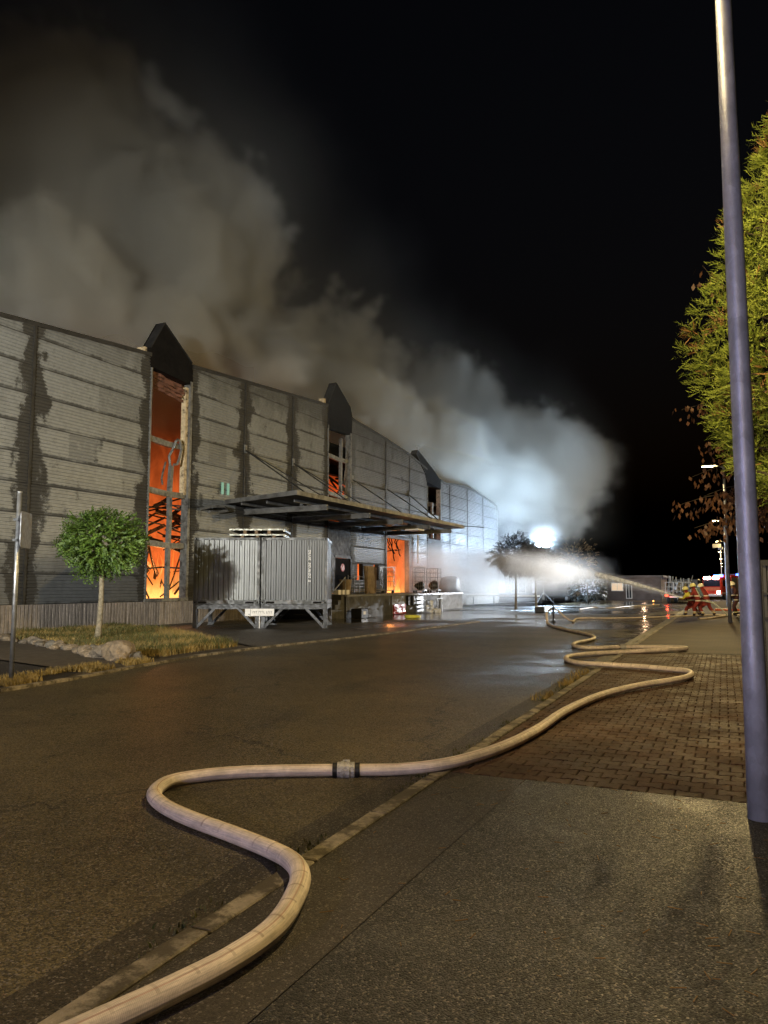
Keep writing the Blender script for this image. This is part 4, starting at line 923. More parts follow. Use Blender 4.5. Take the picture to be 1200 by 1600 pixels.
# grass
def blades(name, label, polyf, n, m, hmin, hmax, z, seed, tuft=None):
    rng = random.Random(seed); mb = MB(); k = 0; tries = 0
    while k < n and tries < n*12:
        tries += 1; p = polyf(rng)
        if p is None: continue
        h = rng.uniform(hmin, hmax); a = rng.uniform(0, 6.28); w2 = rng.uniform(.004, .009)*(1+h*3); ln = Vector((rng.uniform(-.6, .6), rng.uniform(-.6, .6), 0))*h
        s = Vector((math.cos(a), math.sin(a), 0))*w2; b0 = Vector((p[0], p[1], z)); mid = b0+ln*.3+Vector((0, 0, h*.6))
        mb.add([b0-s, b0+s, mid+s*.6, b0+ln+Vector((0, 0, h)), mid-s*.6], [(0, 1, 2, 4), (4, 2, 3)]); k += 1
    return tag(mb.build(name, M[m]), label, 'grass', None, 'stuff')
def inpoly(p, poly):
    c = False
    for (a, b) in zip(poly, poly[1:]+poly[:1]):
        if (a[1] > p[1]) != (b[1] > p[1]) and p[0] < (b[0]-a[0])*(p[1]-a[1])/(b[1]-a[1])+a[0]: c = not c
    return c
VG = [(-22.3, 18.3), (-19.6, 16.3), (-16.8, 15.2), (-14.3, 14.2), (-12.6, 13.5), (-11.8, 13.7), (-11.95, 14.5), (-12.1, 16.9), (-15.7, 19.8), (-18.8, 22.0), (-22.3, 23.0)]
def gverge(rng):
    p = (rng.uniform(-22.4, -11.7), rng.uniform(13.4, 23.2))
    if not inpoly(p, VG): return None
    return p if rng.random() < .45 + .9*mnoise.noise(Vector((p[0]*.9, p[1]*.9, 0))) + .25 else None
blades('dry_grass', 'dry yellowish grass on the verge before the hall', gverge, 26000, 'grass', .05, .20, GZ, 31)
blades('green_grass', 'greener grass patches on the verge before the hall', lambda r: (lambda p: p if inpoly(p, VG) and mnoise.noise(Vector((p[0]*.5, p[1]*.5, 5))) > .02 else None)((r.uniform(-22.4, -11.7), r.uniform(13.4, 23.2))), 9000, 'grass_green', .08, .28, GZ, 32)
def gkerb(rng):
    y = 1.6 + 26*rng.random()**1.6; d = mnoise.noise(Vector((y*1.1, 3.3, 0)))
    if d < rng.uniform(.0, .5): return None
    return (kerb_x(y) - abs(rng.gauss(0, .07)) - .005, y)
blades('weeds', 'weeds and dry grass tufts growing in the gutter along the kerb', gkerb, 900, 'grass_green', .008, .04, 0.0, 33)
def gkerb2(rng):
    y = rng.uniform(12.5, 15.5); c = rng.choice((12.9, 13.6, 14.5, 11.2)); y = rng.gauss(c, .18); return (kerb_x(y)-abs(rng.gauss(0, .12)), y)
blades('weeds', 'taller weed tufts in the gutter beside the bend of the white hose', gkerb2, 260, 'grass', .03, .13, 0.0, 34)
def gleft(rng):
    y = rng.uniform(8.5, 12.9); x = -10.45 - .16*(y-8.3) - rng.random()*.75
    return (x, y) if mnoise.noise(Vector((x*1.5, y*1.5, 9))) > -.1 else None
blades('verge_grass', 'rough grass between the sign post and the kerb', gleft, 3200, 'grass', .03, .14, .04, 35)
# ------------------------------------------------------------------ stones along the verge
def stonemat():
    m, t, b = newmat('stone'); p = t.pos(); r = t.rand()
    cc = t.mix(r, (0.24, 0.185, 0.12), (0.13, 0.12, 0.10)); cc = t.scalec(cc, t.ramp(t.noise(p, 9, 6, .7), .3, .7, .6, 1.25)); t.set(b.inputs['Base Color'], cc)
    b.inputs['Roughness'].default_value = .85; t.set(b.inputs['Normal'], t.bump(t.noise(p, 28, 5), .7, .03)); M['stone'] = m
stonemat()
def stone(c, r, seed, label, group=None):
    o = MB().blob((0, 0, 0), r, seed, .32, 3 if max(r) > .3 else 2, 1.2).build('boulder' if max(r) > .3 else 'edging_stone', M['stone'], None, (c[0], c[1], .04 + r[2]*.55), False)
    o.rotation_euler = (0, 0, seed*1.7); tag(o, label, 'stone', group)
b1 = gp(163, 1030); stone((b1.x, b1.y), (.33, .26, .17), 2, 'small grey boulder leaning on the big tan boulder at the kerb')
b1 = gp(187, 1034); stone((b1.x, b1.y), (.46, .34, .27), 7, 'big rounded tan boulder at the end of the slab path')
b1 = gp(213, 1036); stone((b1.x, b1.y), (.16, .14, .13), 12, 'small stone between the big tan boulder and the kerb')
rng = random.Random(77); eds = [gp(0, 1001), gp(60, 1012), gp(120, 1022), gp(150, 1030)]
for i in range(34):
    k = i/33*2.999; j = int(k); p = eds[j].lerp(eds[j+1], k-j); r0 = rng.uniform(.09, .19)
    stone((p.x+rng.gauss(0, .16)+.05, p.y+rng.gauss(0, .1)+.1), (r0*rng.uniform(.9, 1.4), r0, r0*rng.uniform(.55, .8)), i+20, 'edging stone in the row between the slab path and the grass', 'edging stones along the slab path')

# ------------------------------------------------------------------ street lamps
def galvpole():
    m, t, b = newmat('lamp_steel'); p = t.obj()
    v = t.voro(t.vmath('MULTIPLY', p, (1, 1, .5)), 16, 'Color'); k = t.math('MULTIPLY', t.ramp(t.sep(v)[0], 0, 1, .88, 1.08, False), t.ramp(t.noise(p, 5, 5, .65), .3, .7, .8, 1.12))
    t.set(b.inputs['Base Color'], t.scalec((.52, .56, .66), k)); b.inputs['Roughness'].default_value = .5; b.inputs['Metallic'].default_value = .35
    t.set(b.inputs['Normal'], t.bump(t.noise(p, 40, 4), .25, .01)); M['lamp_steel'] = m
galvpole()
emit('lamp_glow', (1.0, .78, .42), 55.0)
def street_lamp_x(Y): return 0.04 - 0.0205*(Y-6)
def street_lamp(Y, label, first=None):
    loc = (street_lamp_x(Y), Y, 0)
    if first:
        r_ = copy_tree(first); r_.location = loc; r_['label'] = label
    else:
        r_ = empty('street_lamp', loc, 0, label, 'street lamp', 'lamps along the pavement')
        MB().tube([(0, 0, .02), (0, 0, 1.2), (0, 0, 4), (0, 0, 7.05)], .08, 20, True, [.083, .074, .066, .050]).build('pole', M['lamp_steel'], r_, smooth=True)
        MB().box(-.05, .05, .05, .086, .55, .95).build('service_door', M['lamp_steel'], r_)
        MB().box(-.30, -.285, -.17, .17, 6.5, 7.10).build('added_pole_shade', M['trim_dark'], r_)  # unseen plate, added to keep the lamp's light off the pole
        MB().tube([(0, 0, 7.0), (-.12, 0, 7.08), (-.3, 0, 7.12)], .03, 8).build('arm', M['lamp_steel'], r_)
        hd = MB().cbox(-.95, -.28, -.13, .13, 7.12, 7.22, .03).build('lamp_head', M['trim_dark'], r_)
        MB().box(-.9, -.45, -.1, .1, 7.10, 7.118).build('lens', M['lamp_glow'], hd)
    return r_
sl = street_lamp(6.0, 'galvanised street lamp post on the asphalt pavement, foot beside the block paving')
for k, lb in ((1, 'street lamp beside the crouching hose crew'), (2, 'street lamp beyond the hose crew, half hidden by copper-brown leaves'), (3, 'lit street lamp by the red fire engine'), (4, 'far street lamp, the first beyond the fire engine'),
              (5, 'far street lamp, the second beyond the fire engine'), (6, 'far street lamp, the third beyond the fire engine'), (7, 'farthest lit street lamp on the road'), (-1, 'street lamp farther back along the pavement, near the engine with the raised light mast')):
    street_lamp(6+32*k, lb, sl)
for k in (-1, 0, 1, 2, 3):
    Y = 6+32*k; _l = light('street_light', 'POINT', (street_lamp_x(Y)-.68, Y, 6.98), STREET_C, STREET_W, .1); batwing(_l)
# ------------------------------------------------------------------ sign post on the left
sp = gp(17, 1070); s_ = empty('sign_post', (sp.x, sp.y, .0), 0, 'galvanised post with a road sign seen edge on from behind, beside the slab path', 'sign')
MB().tube([(0, 0, .03), (0, 0, 3.17)], .038, 14).cyl((0, 0, 3.17), (0, 0, 3.20), .042, 14).build('post', M['galv'], s_, smooth=True)
mb = MB(); ol = []
for (cx_, cz, a0) in ((.24, .24, 0), (-.24, .24, 90), (-.24, -.24, 180), (.24, -.24, 270)):
    for q in range(5): a = R(a0+q*22.5); ol.append((cx_+.06*math.cos(a), cz+.06*math.sin(a)))
n = len(ol); V = [(0, x, z) for x, z in ol] + [(-.012, x, z) for x, z in ol]
mb.add(V, [tuple(range(n)), tuple(range(2*n-1, n-1, -1))] + [(i, n+i, n+(i+1) % n, (i+1) % n) for i in range(n)])
plain('sign_back', (.11, .112, .12), .5, .4, .2, 6)
pl_ = mb.build('plate', M['sign_back'], s_, (.075, .10, 2.55)); pl_.rotation_euler = (0, 0, R(34))
MB().box(-.05, .05, -.06, .02, 2.36, 2.40).box(-.05, .05, -.06, .02, 2.7, 2.74).build('clamp', M['galv'], s_)
# ------------------------------------------------------------------ gate post at the right edge
gq = empty('gate_panel', (0.20, 10.6, 0), R(6), 'pale ribbed metal gate panel standing behind the street lamp post', 'gate')
mb = corrug(MB(), 0, 1.6, .06, 1.86, 0, 10, .03); mb.build('panel', M['cont_light'], gq)
MB().box(-.04, 1.64, -.02, .05, 1.86, 1.93).box(-.04, 1.64, -.02, .05, 1.5, 1.53).box(-.04, 1.64, -.02, .05, 1.2, 1.23).box(-.05, .01, -.03, .06, 0, 1.9).build('frame', M['cont_frame'], gq)

# ------------------------------------------------------------------ hoses and standpipe
def hosemat():
    m, t, b = newmat('hose_white'); p = t.pos()
    uv = t.new('ShaderNodeUVMap', uv_map='UVMap').outputs[0]; s = t.sep(uv)
    ang, ln = s[0], s[1]
    k = t.ramp(t.noise(p, 5, 6, .7), .3, .7, .72, 1.08); cc = t.scalec((.88, .76, .63), k)
    cc = t.mix(t.ramp(t.noise(p, 1.7, 5, .7), .54, .72, 0, .45), cc, (.40, .34, .28))
    st = t.math('LESS_THAN', t.math('ABSOLUTE', t.math('SUBTRACT', ang, .19)), .012)
    cc = t.mix(t.math('MULTIPLY', st, .5), cc, (.36, .12, .07))
    fr = t.math('FRACT', t.math('MULTIPLY', ln, 5.5)); msk = t.ramp(t.noise(p, .8, 2), .44, .54)
    ring = t.math('MULTIPLY', t.math('LESS_THAN', fr, .09), msk); ring = t.math('MULTIPLY', ring, t.math('GREATER_THAN', ang, .12)); ring = t.math('MULTIPLY', ring, t.math('LESS_THAN', ang, .48))
    cc = t.mix(t.math('MULTIPLY', ring, .5), cc, (.24, .15, .11))
    sc_ = t.noise(t.comb(t.math('MULTIPLY', ang, 14.0), t.math('MULTIPLY', ln, 1.2), 0.0), 3.0, 6, .75); cc = t.scalec(cc, t.ramp(sc_, .42, .62, 1.0, .70))
    t.set(b.inputs['Base Color'], cc); b.inputs['Roughness'].default_value = .6
    wv = t.math('SINE', t.math('MULTIPLY', ln, 900)); t.set(b.inputs['Normal'], t.bump(t.math('ADD', t.math('MULTIPLY', wv, .3), t.noise(p, 90, 3)), .25, .003)); M['hose_white'] = m
hosemat()
def catmull(pts, sub):
    out = []; n = len(pts)
    for i in range(n-1):
        p0, p1, p2, p3 = pts[max(i-1, 0)], pts[i], pts[i+1], pts[min(i+2, n-1)]
        for k in range(sub):
            t = k/sub; out.append(.5*((2*p1) + (p2-p0)*t + (2*p0-5*p1+4*p2-p3)*t*t + (3*p1-p0-3*p2+p3)*t**3))
    out.append(pts[-1].copy()); return out
def hose(name, pts, r, label, parent=None, sub=8, flat=.92, z0=0.0):
    P = catmull(pts, sub); N = 18; V = []; U = []; F = []; L = 0; prev = None
    for i, p in enumerate(P):
        if i: L += (p-P[i-1]).length
        d = (P[min(i+1, len(P)-1)]-P[max(i-1, 0)]).normalized(); sd = Vector((d.y, -d.x, 0)); sd = sd.normalized() if sd.length > .2 else (prev or Vector((1, 0, 0)))
        if prev is not None and sd.dot(prev) < 0: sd = -sd
        prev = sd; u = sd.cross(d).normalized(); u = -u if u.z < 0 else u
        for k in range(N+1):
            a = 2*math.pi*k/N; V.append(p + sd*math.cos(a)*r/flat**.5 + u*math.sin(a)*r*flat); U.append((k/N, L))
    for i in range(len(P)-1):
        for k in range(N): a = i*(N+1)+k; F.append((a, a+1, a+N+2, a+N+1))
    me = bpy.data.meshes.new(name); me.from_pydata(V, [], F); me.materials.append(M['hose_white']); l1 = me.uv_layers.new(name='UVMap')
    for lp in me.loops: l1.data[lp.index].uv = U[lp.vertex_index]
    o = link(name, me, parent, None, True)
    if label: tag(o, label, 'hose')
    return o
def on_ground(pix, r, lift=None):
    out = []
    for (x, y) in pix:
        p = gp(x, y, r); z = r
        if p.x > kerb_x(p.y)-.03: z = r + .028
        if lift and (x, y) in lift: z += lift[(x, y)]
        q = gp(x, y, z); out.append(q)
    return out
HR = 0.054
h1 = [(-110, 1705), (40, 1650), (160, 1597), (272, 1545), (362, 1498), (428, 1450), (460, 1402), (469, 1368), (455, 1345), (420, 1326), (360, 1302), (295, 1278), (255, 1258), (241, 1240), (262, 1222), (310, 1212), (380, 1206), (460, 1204), (530, 1203)]
h2 = [(552, 1203), (620, 1202), (680, 1196), (735, 1184), (790, 1165), (838, 1141), (885, 1110), (940, 1086), (1000, 1071), (1050, 1063), (1078, 1056), (1074, 1049), (1040, 1045), (990, 1041), (940, 1038), (905, 1036), (886, 1031), (888, 1026), (915, 1022), (965, 1019), (1025, 1016), (1062, 1014), (1072, 1012.5), (1050, 1011), (1010, 1010.8), (978, 1010.8)]
h3 = [(968, 1010.8), (935, 1012), (910, 1011.5), (896, 1008.5), (900, 1004.5), (917, 1001), (928, 997.5), (924, 993), (905, 988), (885, 984), (866, 979), (856, 974.5)]
hz = empty('large_hose', gp(541, 1203), 0, 'thick pale fire hose snaking over the road and pavement to the standpipe', 'hose'); ho = hz.location
def hose_part(pts): 
    o = hose('hose_length', pts, HR, None, hz); o.location = -ho; return o
P1 = on_ground(h1, HR); P2 = on_ground(h2, HR); P3 = on_ground(h3, HR)
stand = gp(865, 972); tops = [P3[-1] + Vector((-.12, .35, .12)), stand + Vector((-.32, .05, .42)), stand + Vector((-.08, 0, .60))]
hose_part(P1); hose_part(P2); hose_part(P3+tops)
plain('coupling_metal', (.55, .54, .50), .35, .35, .2, 20); plain('rubber_black', (.012, .012, .012), .5, 0, .2)
def coupling(c, d, s=1.0):
    d = d.normalized(); g = MB()
    for (a, b, r_) in ((-.075, -.045, .066), (-.045, -.02, .074), (-.02, .0, .068), (.002, .03, .076), (.03, .07, .066)): g.cyl(c+d*a*s, c+d*b*s, r_*s, 20)
    for q in range(3):
        a = q*2.1; sd = d.cross(Vector((0, 0, 1))).normalized(); u = sd.cross(d); w_ = sd*math.cos(a)+u*math.sin(a); g.bar(c-d*.03*s+w_*.076*s, c+d*.03*s+w_*.076*s, .03*s, .014*s, up=w_)
    o = g.build('coupling', M['coupling_metal'], hz, -ho)
    for sg in (-1, 1): MB().cyl(c+d*.075*sg*s, c+d*.115*sg*s, .060*s, 18).build('binding', M['rubber_black'], hz, -ho)
coupling((P1[-1]+P2[0])/2, P2[0]-P1[-1]); coupling((P2[-1]+P3[0])/2, P3[0]-P2[-1])
ho2 = empty('standpipe', stand, 0, 'black T-shaped hydrant standpipe with two hoses on the wet road', 'standpipe')
MB().cyl((0, 0, 0), (0, 0, .78), .045, 12).cyl((0, 0, 0), (0, 0, .05), .1, 12).build('riser', M['rubber_black'], ho2)
MB().bar((-.3, 0, .80), (.3, 0, .80), .03, .03).build('key_bar', M['rubber_black'], ho2)
MB().cyl((-.14, 0, .60), (.14, 0, .60), .05, 10).build('outlet', M['coupling_metal'], ho2)
MB().cyl((0, -.06, .62), (0, .06, .62), .07, 10).build('valve', M['rubber_black'], ho2)
hs = [stand+Vector((.08, 0, .60)), stand+Vector((.25, .02, .48)), stand+Vector((.55, .05, .2)), stand+Vector((.85, .15, .05))] + [gp(x, y, .05) for x, y in ((905, 966), (960, 966), (1020, 964.5), (1070, 962.5), (1120, 961), (1165, 961))]
hose('supply_hose', hs, .042, 'pale hose lying straight across the road from the standpipe to the hose crew')
hose('attack_hose', [gp(x, y, .05) for x, y in ((1092, 967), (1110, 966), (1135, 962), (1160, 956), (1190, 951))], .06, 'pale hose running back over the pavement from the hose crew')
hose('flat_hose', [gp(x, y, .05) for x, y in ((905, 952), (930, 949), (955, 950), (990, 947), (1030, 945))], .045, 'thin pale hose lying across the road beyond the standpipe')
sb = gp(844, 957); bxx = empty('floor_lamp_case', sb, 0, 'low dark box with a bright top on the wet road beside the round trees', 'box')
MB().cbox(-.3, .3, -.2, .2, 0, .35, .03).build('body', M['rubber_black'], bxx); MB().box(-.25, .25, -.15, .15, .352, .38).build('lid', M['paint_white'], bxx)
# litter of straw on the pavement
lt = MB(); rng = random.Random(41)
for i in range(170):
    y = 3.2 + 9*rng.random()**1.4; x = rng.uniform(kerb_x(y)+.15, .2); a = rng.uniform(0, 6.28); l = rng.uniform(.015, .07); d = Vector((math.cos(a), math.sin(a), 0))*l; z = .0275
    lt.bar((x, y, z), (x+d.x, y+d.y, z+rng.uniform(0, .008)), .004, .003)
tag(lt.build('straw_litter', M['leaf_dry']), 'bits of straw and dry leaf scattered over the pavement', 'litter', None, 'stuff')
# ------------------------------------------------------------------ hose crew
def kitmat(name, c, band, zs, seed=0):
    m, t, b = newmat(name); p = t.obj(); s = t.sep(p); z = s[2]
    cc = t.scalec(c, t.ramp(t.noise(p, 7, 5), .3, .7, .7, 1.2))
    def rng_(a, bb): return t.math('MULTIPLY', t.math('GREATER_THAN', z, a), t.math('LESS_THAN', z, bb))
    for (a, bb, col_) in zs: cc = t.mix(rng_(a, bb), cc, col_)
    t.set(b.inputs['Base Color'], cc); b.inputs['Roughness'].default_value = .8; M[name] = m
YB = (.75, .78, .45); SB = (.7, .7, .68); BK = (.012, .012, .012)
kitmat('kit_red', (.20, .022, .02), None, [(-.1, .13, BK), (.16, .20, YB), (.23, .26, SB), (.80, .86, SB), (1.06, 1.11, SB)])
kitmat('kit_mixed', (.20, .022, .02), None, [(-.1, .13, BK), (.16, .20, YB), (.23, .26, SB), (.82, .88, YB), (.92, 1.25, (.45, .42, .06))])
kitmat('kit_dark', (.045, .012, .016), None, [(-.1, .13, BK), (.17, .21, YB), (.84, .88, SB), (1.1, 1.14, SB)])
plain('helmet_lime', (.62, .60, .30), .35, 0, .15); plain('helmet_white', (.72, .70, .60), .35, 0, .15); plain('bottle_blue', (.10, .16, .24), .4, 0, .2); plain('skin', (.42, .25, .17), .6, 0, .1); plain('hivis', (.55, .52, .05), .6, 0, .2); plain('strap_pale', (.45, .50, .48), .5, 0, .2)
def firefighter(loc, rz, pose, m, helmet, label, bottle=False, vest=False):
    r_ = empty('person', loc, rz, label, 'person', 'firefighters at the hose')
    J = pose
    names = ['pelvis', 'spine', 'chest', 'neck', 'head', 'top', 'sl', 'el', 'hl', 'fl', 'sr', 'er', 'hr', 'fr', 'pl', 'kl', 'al', 'tl', 'pr', 'kr', 'ar', 'tr']
    rad = dict(pelvis=.17, spine=.165, chest=.185, neck=.075, head=.105, top=.085, sl=.095, el=.065, hl=.05, fl=.035, sr=.095, er=.065, hr=.05, fr=.035, pl=.115, kl=.085, al=.075, tl=.06, pr=.115, kr=.085, ar=.075, tr=.06)
    E = [('pelvis', 'spine'), ('spine', 'chest'), ('chest', 'neck'), ('neck', 'head'), ('head', 'top'), ('chest', 'sl'), ('sl', 'el'), ('el', 'hl'), ('hl', 'fl'), ('chest', 'sr'), ('sr', 'er'), ('er', 'hr'), ('hr', 'fr'),
         ('pelvis', 'pl'), ('pl', 'kl'), ('kl', 'al'), ('al', 'tl'), ('pelvis', 'pr'), ('pr', 'kr'), ('kr', 'ar'), ('ar', 'tr')]
    me = bpy.data.meshes.new('body'); me.from_pydata([J[n] for n in names], [(names.index(a), names.index(b)) for a, b in E], []); me.materials.append(M[m])
    o = link('body', me, r_); md = o.modifiers.new('skin', 'SKIN'); md.use_smooth_shade = True
    for i, n in enumerate(names):
        v = me.skin_vertices[0].data[i]; v.radius = (rad[n]*1.18, rad[n]*1.18); v.use_root = (n == 'pelvis')
    sd = o.modifiers.new('sub', 'SUBSURF'); sd.levels = 1; sd.render_levels = 1
    hd = Vector(J['head']); tp = Vector(J['top']); u = (tp-hd).normalized(); fwd = Vector((1, 0, 0)); fwd = (fwd-u*fwd.dot(u)).normalized(); sdv = u.cross(fwd)
    c = hd + u*.07; mb = MB(); bm = bmesh.new(); bmesh.ops.create_uvsphere(bm, u_segments=14, v_segments=8, radius=1); bm.verts.index_update()
    V = []
    for v in bm.verts:
        z = max(v.co.z, -.25); brim = 1.22 if v.co.z < -.2 else 1.0
        V.append(c + fwd*v.co.x*.175*brim + sdv*v.co.y*.155*brim + u*z*.17)
    mb.add(V, [[v.index for v in f.verts] for f in bm.faces]); bm.free(); hm = mb.build('helmet', M[helmet], r_, smooth=True)
    MB().add([c+fwd*.17+sdv*.09-u*.03, c+fwd*.17-sdv*.09-u*.03, c+fwd*.16-sdv*.09-u*.12, c+fwd*.16+sdv*.09-u*.12, c+fwd*.12+sdv*.09-u*.03, c+fwd*.12-sdv*.09-u*.03, c+fwd*.11-sdv*.09-u*.12, c+fwd*.11+sdv*.09-u*.12], [(0, 1, 2, 3), (7, 6, 5, 4), (0, 4, 5, 1), (1, 5, 6, 2), (2, 6, 7, 3), (3, 7, 4, 0)]).build('visor', M['rubber_black'], hm)
    mb = MB(); mb.blob(hd+fwd*.04-u*.05, (.095, .085, .11), 1, .06, 2); mb.blob(hd+fwd*.135-u*.055, (.025, .02, .03), 2, 0, 1); mb.build('face', M['skin'], r_, smooth=True)
    ch = Vector(J['chest']); sp_ = Vector(J['spine']); up = (ch-sp_).normalized(); bk = Vector((-up.z, 0, up.x)).normalized()
    if bottle:
        b0 = sp_ + bk*.24 - up*.08; g = MB().cyl(b0, b0+up*.5, .085, 12).cyl(b0+up*.5, b0+up*.56, .05, 10); bt = g.build('air_bottle', M['bottle_blue'], r_, smooth=False)
        fr = MB()
        for s in (-1, 1): fr.bar(sp_+bk*.18+Vector((0, s*.14, 0))-up*.14, sp_+bk*.18+Vector((0, s*.14, 0))+up*.44, .04, .04)
        for k in (-.1, .15, .4): fr.bar(sp_+bk*.2+Vector((0, -.15, 0))+up*k, sp_+bk*.2+Vector((0, .15, 0))+up*k, .04, .03)
        fr.build('harness', M['strap_pale'], r_)
    if vest:
        g = MB(); g.tube([sp_-up*.05, sp_+up*.18, ch+up*.1], .21, 12, False, [.2, .215, .2]); g.build('vest', M['hivis'], r_, smooth=True)
    return r_
def pose(lean=.5, crouch=.25, stance=.35, reach=.55, hz_=.95, side=.22):
    ph = .93 - crouch; pel = Vector((0, 0, ph)); sp_ = pel + Vector((math.sin(lean*.6)*.22, 0, math.cos(lean*.6)*.22)); ch = sp_ + Vector((math.sin(lean)*.27, 0, math.cos(lean)*.27))
    nk = ch + Vector((math.sin(lean*.8)*.17, 0, math.cos(lean*.8)*.17)); hd = nk + Vector((.06, 0, .1)); tp = hd + Vector((.03, 0, .12))
    J = dict(pelvis=pel, spine=sp_, chest=ch, neck=nk, head=hd, top=tp)
    for s, k in ((1, 'l'), (-1, 'r')):
        sh = ch + Vector((0, .2*s, .04)); hand = Vector((ch.x+reach*(1 if s > 0 else .75), .06*s, hz_)); el = (sh+hand)/2 + Vector((-.05, .12*s, -.14))
        J['s'+k] = sh; J['e'+k] = el; J['h'+k] = hand; J['f'+k] = hand + Vector((.08, -.04*s, .01))
        fx = stance*(1 if s > 0 else -1); an = Vector((fx, side*s*.8, .09)); kn = Vector((fx*.55+.14, side*s*.75, ph*.5+.03))
        J['p'+k] = pel + Vector((0, .10*s, -.06)); J['k'+k] = kn; J['a'+k] = an; J['t'+k] = an + Vector((.15, 0, -.035))
    return J
JA = R(159.6)
A = yp(1083, 963, 45.5); B = yp(1093, 963, 45.0); Cc = yp(1106, 963, 46.2); Dd = yp(1151, 962, 47.0)
firefighter((A.x, A.y, .03), JA, pose(.60, .24, .32, .45, .93), 'kit_mixed', 'helmet_lime', 'crouching firefighter in a hi-vis vest holding the nozzle of the water jet', False, True)
firefighter((B.x, B.y, .03), JA, pose(.45, .10, .16, .5, .95), 'kit_red', 'helmet_lime', 'firefighter in red with an air bottle on the back, right behind the nozzle', True)
firefighter((Cc.x, Cc.y, .03), JA, pose(.50, .10, .34, .5, .95), 'kit_red', 'helmet_white', 'firefighter in red with wide-set legs bracing the hose, last of the crew')
firefighter((Dd.x, Dd.y, .03), R(200), pose(.2, .04, .12, .3, 1.05), 'kit_dark', 'helmet_white', 'firefighter in dark kit standing behind the street lamp post')
nz = Vector((-2.97, 45.5, .95)); hit = Vector((-22.5, 52.8, 3.25)); JD = Vector((hit.x-nz.x, hit.y-nz.y, 0))
nzo = empty('nozzle', nz, JA, 'black fire nozzle with its hose end in the crew\'s hands', 'nozzle')
MB().tube([(0, 0, 0), (-.12, 0, -.03), (-.35, 0, -.06)], .03, 10, True, [.022, .035, .04]).build('barrel', M['rubber_black'], nzo)
MB().tube([(-.35, 0, -.06), (-.9, -.02, -.08), (-1.5, -.1, -.2), (-2.0, -.15, -.6), (-2.2, -.2, -.88)], .035, 8).build('hose_end', M['strap_pale'], nzo)
MB().bar((-.15, 0, -.02), (-.2, 0, -.16), .03).build('grip', M['rubber_black'], nzo)

# ------------------------------------------------------------------ vehicles
plain('truck_red', (.55, .045, .02), .3, 0, .15, 2.0); plain('truck_white', (.68, .66, .62), .35, 0, .15); plain('glass_dark', (.015, .018, .022), .08, 0, .1); plain('tyre', (.012, .012, .012), .8); plain('rim', (.4, .4, .4), .4, .6)
emit('head_lamp', (1.0, .90, .70), 60.0); emit('roof_lamp', (1.0, .97, .9), 80.0); emit('beacon_blue', (.06, .16, 1.0), 14.0); emit('tail_red', (1.0, .06, .02), 7.0); emit('amber', (1.0, .42, .06), 5.0)
def wheel(parent, x, y, r=.5):
    t_ = MB().cyl((x-.14, y, r), (x+.14, y, r), r, 20).build('wheel', M['tyre'], parent); MB().cyl((x-.15, y, r), (x+.15, y, r), r*.55, 14).build('rim', M['rim'], t_)
plain('grille_orange', (.60, .16, .06), .4, 0, .15)
def fire_engine(loc, rz, label, group=None):
    f = empty('fire_engine', loc, rz, label, 'fire engine', group)
    W2 = 1.22
    MB().cbox(-W2, W2, 0, 2.6, .55, 2.85, .12).build('cab', M['truck_red'], f)
    MB().cbox(-W2, W2, 2.64, 7.6, .6, 3.05, .06).build('body', M['truck_red'], f)
    MB().box(-1.05, 1.05, -.012, .02, 1.65, 2.5).build('windscreen', M['glass_dark'], f)
    for s in (-1, 1):
        dr = MB().box(s*(W2+.002)-.012, s*(W2+.002)+.012, .35, 1.35, .8, 2.6).build('door', M['truck_red'], f); MB().box(s*(W2+.016)-.006, s*(W2+.016)+.006, .45, 1.28, 1.65, 2.45).build('window', M['glass_dark'], dr)
        MB().box(s*(W2+.005)-.006, s*(W2+.005)+.006, 1.5, 2.4, 1.65, 2.45).build('window', M['glass_dark'], f)
        for k in range(3): MB().box(s*(W2+.01)-.012, s*(W2+.01)+.012, 2.8+1.6*k, 4.25+1.6*k, .95, 2.75).build('locker_shutter', M['rim'], f)
        MB().box(s*.86-.2, s*.86+.2, -.03, .0, .78, 1.08).build('headlight', M['head_lamp'], f)
        MB().box(s*.55-.36, s*.55+.36, -.10, -.04, 2.55, 2.86).build('work_light', M['roof_lamp'], f)
        MB().tube([(s*W2, .1, 2.3), (s*(W2+.25), -.1, 2.35), (s*(W2+.25), -.1, 1.8)], .03, 6).build('mirror', M['rubber_black'], f)
        wheel(f, s*1.02, 1.1); wheel(f, s*1.02, 5.7)
    MB().box(-1.0, 1.0, -.02, .0, 1.15, 1.55).build('grille', M['grille_orange'], f)
    MB().cbox(-1.25, 1.25, -.12, .1, .42, .72, .04).build('bumper', M['truck_white'], f)
    MB().box(W2+.001, W2+.02, 0.1, 7.5, .74, .93).box(-W2-.02, -W2-.001, .1, 7.5, .74, .93).build('stripe', M['truck_white'], f)
    MB().cbox(.1, 1.15, .35, .75, 2.86, 3.10, .04).build('beacon_bar', M['beacon_blue'], f)
    MB().cbox(-.15, .15, 7.0, 7.3, 3.06, 3.3, .04).build('beacon', M['beacon_blue'], f)
    ld = MB()
    for x in (-.35, .1): ld.bar((x, 2.8, 3.2), (x, 7.4, 3.2), .05, .08)
    for k in range(12): ld.bar((-.35, 2.95+.38*k, 3.2), (.1, 2.95+.38*k, 3.2), .035)
    ld.build('roof_ladder', M['rim'], f)
    return f
tk = yp(1113, 938, 104); tr1 = fire_engine((tk.x, 104, 0), R(-24), 'red fire engine with white front and lit lamps, far up the road')
tr2 = fire_engine((-6.6, -9.0, 0), R(190), 'red fire engine with a raised light mast, parked on the near stretch of road')
light('beacon_light', 'POINT', (-3.9, -9.3, 3.4), (.42, .45, 1.0), 2000, .25)
